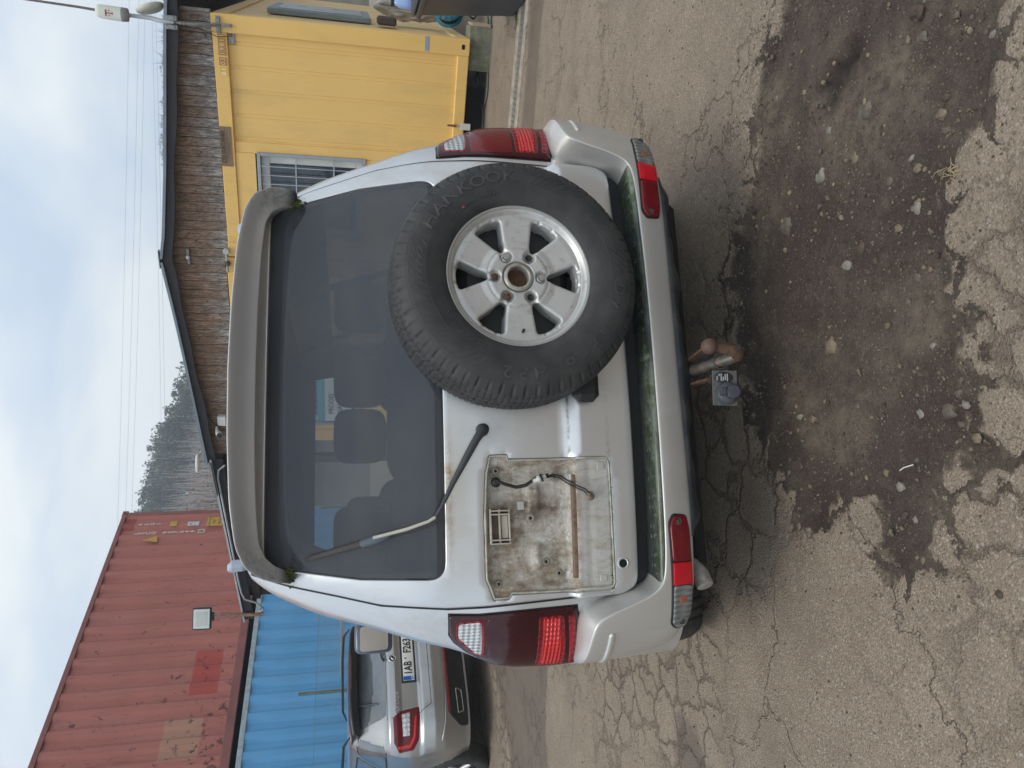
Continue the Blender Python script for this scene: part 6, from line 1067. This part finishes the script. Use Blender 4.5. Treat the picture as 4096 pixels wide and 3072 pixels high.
patch('bumper_crease', [(-.84, .565), (-.70, .525), (-.38, .500), (-.70, .51), (-.84, .53)], skb, M_sk, sk, lift=.008, r=.004, sp=.03, skirt=.01)
def skside(U_, z): return -(Wsk(z)) + .0 * np.asarray(U_)
for s_ in (1,):
    for nm, poly in (('quarter_window', [(-.16, 1.18), (-.30, 1.115), (-.70, 1.09), (-.72, 1.36), (-.34, 1.385)]), ('door_window', [(-.78, 1.09), (-1.62, 1.06), (-1.62, 1.385), (-.80, 1.365)]), ('door_window', [(-1.69, 1.06), (-2.85, 1.03), (-2.4, 1.36), (-1.69, 1.39)])):
        def ss_(U_, z):
            U_ = np.asarray(U_, float); z = np.asarray(z, float); Y_ = -U_; W_ = Wsk(z); xc = W_ * .5; b = smooth_tab(z, SZb, SYb, .008) + .03 * (W_ / .7) ** 2; k = np.clip(1 - (Y_ - b) / .26, 0, 1); return -(xc + (W_ - xc) * np.sqrt(np.maximum(0, 1 - k * k)))
        o = patch(nm, round_poly(poly, .04, 4), ss_, M_skg, sk, lift=.003, r=.002, sp=.03, skirt=.004); o.data.transform(Matrix.Rotation(-PI / 2, 4, 'Z')); o2 = patch(nm + '_frame', off(round_poly(poly, .04, 4), .016), ss_, M_skd, sk, lift=.0012, r=0, sp=.04, skirt=0); o2.data.transform(Matrix.Rotation(-PI / 2, 4, 'Z'))
# ================================================================== things by the container corner on the right
b0 = loc(-.02, .10, 0); e = empty('concrete_block', b0, YAW, label='mossy concrete block carrying the corner of the yellow container', cat='block'); mb = MB(); mb.box(-.33, .10, 0, .30, -.02, .238, .008); mb.build('block', simple('mossy_concrete', (.24, .235, .195), .9, var=.3, scale=14, bump=.5, dirt=(.10, .14, .05), dirtamt=.8, dscale=9), e); mb = MB(); mb.box(-.335, .105, -.004, .32, .2385, .2425) if False else mb.box(.101, .13, .0, .28, .02, .22, .004); mb.build('face_board', simple('block_tan', (.40, .30, .21), .8), e)
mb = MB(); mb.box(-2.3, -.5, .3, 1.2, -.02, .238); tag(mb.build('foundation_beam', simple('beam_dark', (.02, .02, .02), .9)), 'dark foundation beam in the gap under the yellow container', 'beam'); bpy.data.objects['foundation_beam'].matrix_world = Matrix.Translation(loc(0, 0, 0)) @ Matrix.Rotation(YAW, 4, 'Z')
# drainage channel with grate slats
q0, q1 = gp(3012, 2094), gp(2560, 2052); dd = q1 - q0; L_ = float(np.hypot(dd[0], dd[1])); e = empty('drainage_channel', (q0[0], q0[1], 0), math.atan2(dd[1], dd[0]), label='concrete drainage channel with a metal grate in front of the yellow container', cat='drain'); e.scale = (1, 1.9, 1); mb = MB(); mb.box(-1.2, L_ + 2.2, .045, .10, -.05, .012, .004); mb.box(-1.2, L_ + 2.2, -.10, -.045, -.05, .012, .004); mb.build('concrete_edge', simple('drain_concrete', (.34, .29, .235), .9, var=.3, scale=12, bump=.4), e); mb = MB(); mb.box(-1.2, L_ + 2.2, -.044, .044, -.05, -.03); mb.build('channel_bottom', M_blk, e)
sl = None
for i in range(int((L_ + 3.2) / .05)):
    x = -1.2 + i * .05
    if sl is None: mb = MB(); mb.box(-.021, .021, -.043, .043, -.012, .009, .002); sl = mb.build('grate_slat', simple('grate_zinc', (.22, .225, .21), .6, .4, var=.3), e); sl.location = (x, 0, 0)
    else: c_ = sl.copy(); COL.objects.link(c_); c_.parent = e; c_.location = (x, 0, 0)
# hoses
H = lambda l, z=.012: [(*gp(3072 - .3014 * b, 1700 + .3014 * a)[:2], z) for a, b in l]
def smooth_path(p, n=4):
    p = [Vector(q) for q in p]; out = []
    for i in range(len(p) - 1):
        a, b, c, d = p[max(0, i - 1)], p[i], p[i + 1], p[min(len(p) - 1, i + 2)]
        for k in range(n): t = k / n; out.append(.5 * ((2 * b) + (c - a) * t + (2 * a - 5 * b + 4 * c - d) * t * t + (-a + 3 * b - 3 * c + d) * t ** 3))
    return out + [p[-1]]
mb = MB(); mb.tube(smooth_path(H([(820, -150), (835, 160), (850, 300), (845, 450), (830, 600), (800, 740), (750, 860), (705, 980), (690, 1100), (680, 1250), (665, 1380)])), .011, 8); tag(mb.build('garden_hose', simple('hose_grey_green', (.085, .105, .09), .5)), 'grey green hose running into the gap under the container', 'hose')
mb = MB(); mb.tube(smooth_path(H([(900, -150), (893, 170), (880, 380), (862, 600), (850, 900), (845, 1150), (825, 1320), (795, 1405), (765, 1350), (740, 1230), (720, 1100), (705, 1030)], .014)), .011, 8); tag(mb.build('garden_hose', simple('hose_green', (.11, .135, .105), .5)), 'green hose looping on the asphalt beside the drain', 'hose')
mb = MB(); mb.tube(smooth_path(H([(745, 1375), (775, 1420), (782, 1500), (780, 1659), (790, 1900)], .012)), .011, 8); tag(mb.build('garden_hose', bpy.data.materials['hose_green']), 'short green hose disappearing behind the red tail lamp', 'hose')
# dustbin
bx = gp(3010, 2110); e = empty('dustbin', (bx[0] + .385, bx[1] + .16, 0), math.radians(-10), label='dark blue grey plastic wheelie bin cut off by the right edge of the picture', cat='bin'); M_bin = simple('bin_plastic', (.045, .055, .075), .5, var=.15, bump=.2, dirt=(.13, .12, .10), dirtamt=.3)
mb = MB(); V_ = []; 
for z, w_ in ((0.0, .21), (.03, .225), (.86, .285)): V_ += [(-w_, -w_, z), (w_, -w_, z), (w_, w_ * 1.1, z), (-w_, w_ * 1.1, z)]
mb.add(V_, [(3, 2, 1, 0)] + [(k * 4 + i, k * 4 + (i + 1) % 4, k * 4 + 4 + (i + 1) % 4, k * 4 + 4 + i) for k in (0, 1) for i in range(4)] + [(8, 9, 10, 11)]); mb.build('bin_body', M_bin, e); mb = MB(); mb.box(-.31, .31, -.31, .34, .84, .89, .012); mb.build('rim', M_bin, e); mb = MB(); mb.box(-.30, .30, -.32, .35, .895, .93, .015); mb.build('lid', M_bin, e)
for sx in (-.19, .19): mb = MB(); mb.lathe([(.001, -.03), (.09, -.03), (.1, 0), (.09, .03), (.001, .03)], 20, Matrix.Translation((sx, .20, .09)) @ Matrix.Rotation(PI / 2, 4, 'Y')); mb.build('bin_wheel', M_blk, e)
# sack, reel, spray bottle, timber by the side wall
def yw(U, V, y): return on_plane(U, V, (0, y, 0), np.array([0, 1., 0]))
p0 = yw(3026, 1795, 8.1); e = empty('cable_reel', p0, 0, label='teal blue cable reel standing behind the dark bin', cat='reel'); Mr = Matrix.Rotation(math.radians(-62), 4, 'Z') @ Matrix.Rotation(PI / 2, 4, 'X')
Mr = Matrix.Rotation(math.radians(8), 4, 'Z') @ Matrix.Rotation(math.radians(80), 4, 'X'); M_teal = simple('reel_teal', (.03, .20, .29), .5, var=.2)
for h in (-.06, .06): mb = MB(); mb.lathe([(.04, h), (.155, h), (.158, h + .008), (.04, h + .008)], 32, Mr); mb.build('reel_flange', M_teal, e)
mb = MB()
for k in range(14): a_ = 2 * PI * k / 14; mb.tube([Mr @ Vector((.06 * math.cos(a_), .06 * math.sin(a_), .072)), Mr @ Vector((.15 * math.cos(a_ + .2), .15 * math.sin(a_ + .2), .072))], .005, 5)
mb.lathe([(.0005, .075), (.035, .075), (.04, .06)], 16, Mr); mb.build('reel_ribs', simple('reel_dark_teal', (.018, .12, .18), .5), e); mb = MB(); mb.lathe([(.045, -.05), (.12, -.05), (.12, .05), (.045, .05)], 24, Mr); mb.build('wound_cable', M_blk, e); mb = MB(); mb.tube(smooth_path([(-.02, -.1, .04), (-.06, -.12, -.04), (-.04, -.13, -.16), (-.10, -.10, -.25), (-.03, -.08, -.29), (.08, -.06, -.22)]), .010, 6); mb.build('loose_cable', M_blk, e)
e = empty('wrapped_roll', yw(3018, 1770, 8.55), 0, label='tall roll wrapped in crumpled white plastic leaning on the container side', cat='roll'); mb = MB(); bm = bmesh.new(); bmesh.ops.create_icosphere(bm, subdivisions=5, radius=1); V_ = []
for v in bm.verts: k = 1 + .35 * mnoise.noise(v.co * 3.1) + .16 * abs(mnoise.noise(v.co * 9)); V_.append((v.co.x * .11 * k, v.co.y * .11 * k, v.co.z * .42 * (1 + .1 * mnoise.noise(v.co * 2)) + .36))
mb.add(V_, [[v.index for v in f.verts] for f in bm.faces]); bm.free(); mb.build('plastic_wrap', simple('crumpled_plastic', (.50, .47, .42), .3, var=.25, scale=12, bump=.9, bscale=28, coat=.3, dirt=(.26, .19, .13), dirtamt=.7, dscale=7), e); mb = MB(); mb.tube([(-.06, -.12, .02), (-.05, -.13, .35), (-.03, -.12, .72)], .008, 6); mb.build('strap', simple('strap_grey', (.16, .17, .17), .6), e)
pb = yw(3056, 1625, 7.3); e = empty('spray_bottle', pb, 0, label='translucent light blue bottle standing on the dark bin lid', cat='bottle'); mb = MB(); mb.lathe([(.0005, .12), (.022, .118), (.03, .09), (.045, .06), (.05, 0), (.05, -.10), (.0005, -.105)], 20); mb.build('bottle_body', simple('bottle_blue', (.30, .42, .72), .3, coat=.4), e); mb = MB(); mb.box(-.03, .03, -.02, .02, .118, .15, .006); mb.build('bottle_cap', M_blk, e)
# side window frame of the corner container
mb = MB(); mb.box(-.01, .05, .95, 2.3, 1.22, 2.32, .01); tag(mb.build('side_door', simple('door_grey_blue', (.20, .245, .27), .5), oc[0])); mb = MB(); mb.box(.052, .056, 1.05, 2.2, 1.32, 2.22); mb.build('side_door_pane', simple('door_pane', (.30, .35, .38), .3), oc[0])
mb = MB(); mb.box(-.0, .09, .75, .93, .95, 1.16, .02); mb.build('meter_box', simple('meter_brown', (.07, .05, .045), .6), oc[0])
# weeds
mb = MB()
for cx, cy, n, sp in ([(*gp(3072 - .3014 * b, 1700 + .3014 * a)[:2], k, s_) for a, b, k, s_ in ((1110, 225, 26, .05), (1225, 225, 40, .045), (1255, 260, 22, .03), (850, 390, 12, .02), (640, 560, 20, .05), (790, 880, 12, .03), (1360, 390, 8, .03), (800, 1080, 10, .03))]):
    for _ in range(n):
        x, y = cx + random.gauss(0, sp), cy + random.gauss(0, sp * .6); a_ = random.uniform(0, 6.28); l = random.uniform(.012, .035); mb.add([(x, y, 0), (x + math.cos(a_) * l * .5 - math.sin(a_) * .005, y + math.sin(a_) * l * .5 + math.cos(a_) * .005, l * .6), (x + math.cos(a_) * l, y + math.sin(a_) * l, l * .7), (x + math.cos(a_) * l * .5 + math.sin(a_) * .005, y + math.sin(a_) * l * .5 - math.cos(a_) * .005, l * .5)], [(0, 1, 2, 3)])
tag(mb.build('weeds', simple('weed_green', (.075, .13, .03), .7, var=.4), fix=False), 'small green weeds growing along the drain', kind='stuff')
# ================================================================== hill, forest, power lines, street lamp
def el(U, V): d = ray(U, V); return d[0] / d[1], d[2] / d[1]
RID = [el(3300, 640), el(3000, 640), el(2700, 632), el(2450, 628), el(2300, 668), el(2000, 700), el(1750, 745), el(1600, 725), el(1435, 675), el(1294, 600), el(1067, 551), el(700, 430), el(300, 330), el(-200, 260), el(-1500, 300)][::-1]
ra_ = np.array([r[0] for r in RID]); rt_ = np.array([r[1] for r in RID])
def ridge_h(a, far): return np.interp(a, ra_, rt_)
RD = lambda a: np.where(a > .12, 330., 165.)
def hill_z(x, y):
    a = x / y; rd = np.interp(a, [.05, .15], [165., 330.]); H_ = ridge_h(a, 0) * rd - np.interp(a, [.05, .15], [11., 9.]); t = np.clip((y - 45) / (rd - 45), 0, 1); return H_ * (t ** 1.15) * (t < 1) + np.where(t >= 1, H_ - (y - rd) * .05, 0)
aa = np.linspace(-1.3, .75, 90); yy = np.concatenate([np.linspace(40, 175, 40), np.linspace(180, 420, 30)]); Ph = np.array([[(a * y, y, float(hill_z(a * y, y)) + .6 * mnoise.noise(Vector((a * 20, y * .1, 0))) - .3) for y in yy] for a in aa])
hill = grid_mesh('hill', Ph, simple('hill_floor', (.075, .060, .040), .95, var=.5, scale=.12, dirt=(.045, .05, .02), dirtamt=.8, dscale=.08)); tag(hill, 'steep wooded hillside rising behind the yard', kind='structure')
def leafm(n, c): 
    g = G(n); f = g.noise(.35, 4, .6); return g.set(color=g.ramp(f, [(.3, tuple(x * .6 for x in c)), (.7, tuple(x * 1.3 for x in c))]), rough=.85, spec=.1)
M_pine = leafm('pine_needles', (.055, .085, .050)); M_rustl = leafm('autumn_leaves', (.40, .16, .06)); M_olive = leafm('olive_leaves', (.20, .165, .07)); M_trunk = simple('bare_trunk', (.33, .30, .28), .9, var=.4, scale=.8); M_trd = simple('dark_trunk', (.09, .075, .065), .9, var=.3, scale=.8)
def leaf_clump(V, F, c, rx, rz, n, s, r):
    k = len(V); d = r.normal(size=(n, 3)); d /= np.linalg.norm(d, axis=1, keepdims=True); rad_ = r.random((n, 1)) ** .45; cen = np.array(c) + d * rad_ * np.array([rx, rx, rz]); a = r.normal(size=(n, 3)); b = r.normal(size=(n, 3)); a = a / np.linalg.norm(a, axis=1, keepdims=True) * s; b = b / np.linalg.norm(b, axis=1, keepdims=True) * s
    Vn = np.stack([cen - a, cen + b, cen + a * .9 - b * .4], 1).reshape(-1, 3); V += Vn.tolist(); F += [(k + 3 * i, k + 3 * i + 1, k + 3 * i + 2) for i in range(n)]
def trunk_(V, F, p, h, r0, lean=(0, 0)):
    k = len(V)
    for zz_, rr in ((0, r0), (h, r0 * .35)):
        for j in range(3): a = 2.09 * j; V.append([p[0] + lean[0] * zz_ / h + rr * math.cos(a), p[1] + lean[1] * zz_ / h + rr * math.sin(a), p[2] + zz_])
    for j in range(3): F.append((k + j, k + (j + 1) % 3, k + 3 + (j + 1) % 3, k + 3 + j))
buckets = {n: ([], []) for n in ('pine', 'rust', 'olive', 'trunk', 'trd')}; r = np.random.default_rng(21)
for i in range(3200):
    a = r.uniform(-.21, .03) if r.random() < .82 else r.uniform(-.55, -.21); rd = 165.; y = rd - 2 - 95 * r.random() ** 1.0; x = a * y; z = float(hill_z(x, y)); t = (rd - y) / 97
    kind = r.random(); h = r.uniform(8, 13); ln = (r.normal() * .5, 0)
    if t < .25:
        trunk_(*buckets['trunk' if r.random() < .55 else 'trd'], (x, y, z), h, .10 + .06 * r.random(), ln)
        if kind < .62: leaf_clump(*buckets['pine'], (x + ln[0], y, z + h * .82), 1.3, h * .22, 70, .34, r)
        else: leaf_clump(*buckets['rust' if r.random() < .3 else 'olive'], (x, y, z + h * .7), 1.5, h * .25, 24, .22, r)
    else:
        if r.random() < .5: trunk_(*buckets['trunk'], (x, y, z), h * .75, .08, ln)
        b = 'rust' if kind < .46 else ('olive' if kind < .56 else 'pine'); leaf_clump(*buckets[b], (x, y, z + h * .25), 1.7, h * .27, 60, .32, r)
for i in range(900):
    a = r.uniform(.05, .60); rd = float(np.interp(a, [.05, .15], [165., 330.])); y = rd - 1 - 40 * r.random(); x = a * y; z = float(hill_z(x, y)); h = r.uniform(6, 11); leaf_clump(*buckets['pine' if r.random() < .6 else 'olive'], (x, y, z + h * .6), 2.4, h * .4, 46, .6, r); trunk_(*buckets['trd'], (x, y, z), h, .2)
for n, m_ in (('pine', M_pine), ('rust', M_rustl), ('olive', M_olive), ('trunk', M_trunk), ('trd', M_trd)):
    me = bpy.data.meshes.new('forest'); me.from_pydata(buckets[n][0], [], buckets[n][1]); o = link('forest', me, m_); tag(o, {'pine': 'dark green pine crowns massed on the hillside', 'rust': 'rust coloured autumn bushes on the hillside', 'olive': 'olive green undergrowth on the hillside', 'trunk': 'pale bare trunks crowded on the hillside', 'trd': 'dark thin trunks crowded on the hillside'}[n], kind='stuff')
# ridge trees one can tell apart against the sky
rt_list = [(1294, 592, 1), (1255, 612, 0), (1220, 618, 0), (1175, 600, 0), (1140, 590, 0), (1110, 572, 0), (1080, 560, 0), (1345, 640, 0), (1390, 652, 0), (1430, 655, 1), (1470, 690, 0), (1520, 705, 0), (1560, 728, 0), (1050, 548, 0)]
for i, (u, v, big) in enumerate(rt_list):
    a, t = el(u, v); y = 161.; x = a * y; ztop_ = CAMH + t * y; z0 = float(hill_z(x, y)) - .3; h = ztop_ - z0; e = empty('pine_tree', (x, y, z0), 0, label='tallest lone pine sticking out of the ridge' if i == 0 else ('bushy pine standing proud at the upper end of the ridge' if i == 9 else 'pine tree on the ridge line against the sky'), cat='tree', group='pines along the ridge')
    V_, F_ = [], []; trunk_(V_, F_, (0, 0, 0), h * .95, .16, (.2, 0)); me = bpy.data.meshes.new('trunk'); me.from_pydata(V_, [], F_); link('trunk', me, M_trd, e)
    V_, F_ = [], []
    for k in range(5): leaf_clump(V_, F_, (r.normal() * .5, r.normal() * .5, h * (.66 + .075 * k)), 1.25 - .14 * k, .7, 60, .26, r)
    me = bpy.data.meshes.new('crown'); me.from_pydata(V_, [], F_); link('crown', me, M_pine, e)
# bare bushes above the roof on the right
for (u, v) in ((2930, 640), (2815, 632)):
    a, t = el(u, v); y = 60.; x = a * y; zt = CAMH + t * y; mb = MB(); rr_ = random.Random(int(u))
    for _ in range(46):
        an = rr_.uniform(-1.1, 1.1); l = rr_.uniform(.5, 1.15) * 1.6; p0_ = Vector((rr_.gauss(0, .15), rr_.gauss(0, .3), -1.2)); p1 = p0_ + Vector((math.sin(an) * l, rr_.gauss(0, .3), math.cos(an) * l)); pm = (p0_ + p1) / 2 + Vector((rr_.gauss(0, .08), 0, rr_.gauss(0, .08))); mb.tube([p0_, pm, p1], [.02, .013, .004], 3, caps=False)
    e = empty('bare_bush', (x, y, zt - .2), 0, label='bare twiggy treetop above the roof edge, ' + ('nearer the antenna' if u > 2900 else 'beside the blue grey far trees'), cat='tree', group='bare treetops above the roof'); mb.build('twigs', simple('twigs%d' % u, (.16, .13, .11), .9), e); mb = MB(); mb.tube([(0, 0, -zt + .2), (0, 0, -1.1)], [.12, .04], 6); mb.build('trunk', M_trd, e)
# power lines
for i, (v0, v1) in enumerate(((480, 585), (455, 560), (430, 520), (600, 640), (615, 660))):
    pts = []
    for t in np.linspace(0, 1, 14):
        U_ = -200 + 3500 * t; V_ = (v1 + (v0 - v1) * (1 - t)) if i < 3 else v0 + 60 * (1 - t)
        a, tt = el(U_, V_ + 12 * math.sin(PI * t)); y = 85.; pts.append((a * y, y, CAMH + tt * y))
    mb = MB(); mb.tube(pts, .011, 4, caps=False); tag(mb.build('power_line', simple('line_grey%d' % i, (.25, .27, .3), .6)), 'thin overhead wire crossing the sky behind the roof', 'wire', 'overhead wires crossing the sky')
# street lamp beyond the roof
a, t = el(1225, 790); y = 24.; xl = a * y; zl = CAMH + t * y; e = empty('street_lamp', (xl + .95, y, 0), 0, label='white street lamp head reaching out above the roof edge', cat='street lamp'); mb = MB(); mb.tube([(.0, 0, 0), (0, 0, zl - .55), (-.1, 0, zl - .40)], [.06, .045, .035], 10); mb.tube([(-.1, 0, zl - .40), (-.82, 0, zl - .02)], .024, 8); mb.build('pole', M_galv, e); mb = MB(); supell(mb, (-1.0, 0, zl), .29, .10, .055, .6, 16, 8); mb.build('lamp_head', simple('lamp_white', (.62, .62, .56), .5), e)
# ================================================================== air
hb = MB(); hb.box(-420, 420, -60, 440, -1.6, 70); hz = hb.build('haze', None); tag(hz, 'thin pale mist over the yard and the hill', kind='stuff'); hm = bpy.data.materials.new('haze'); hm.use_nodes = True; t_ = hm.node_tree; t_.nodes.clear(); ov = t_.nodes.new('ShaderNodeOutputMaterial'); pv = t_.nodes.new('ShaderNodeVolumePrincipled'); pv.inputs['Color'].default_value = (.86, .92, 1, 1); pv.inputs['Density'].default_value = .0021; pv.inputs['Anisotropy'].default_value = 0.0; t_.links.new(pv.outputs[0], ov.inputs['Volume']); hz.data.materials.append(hm)
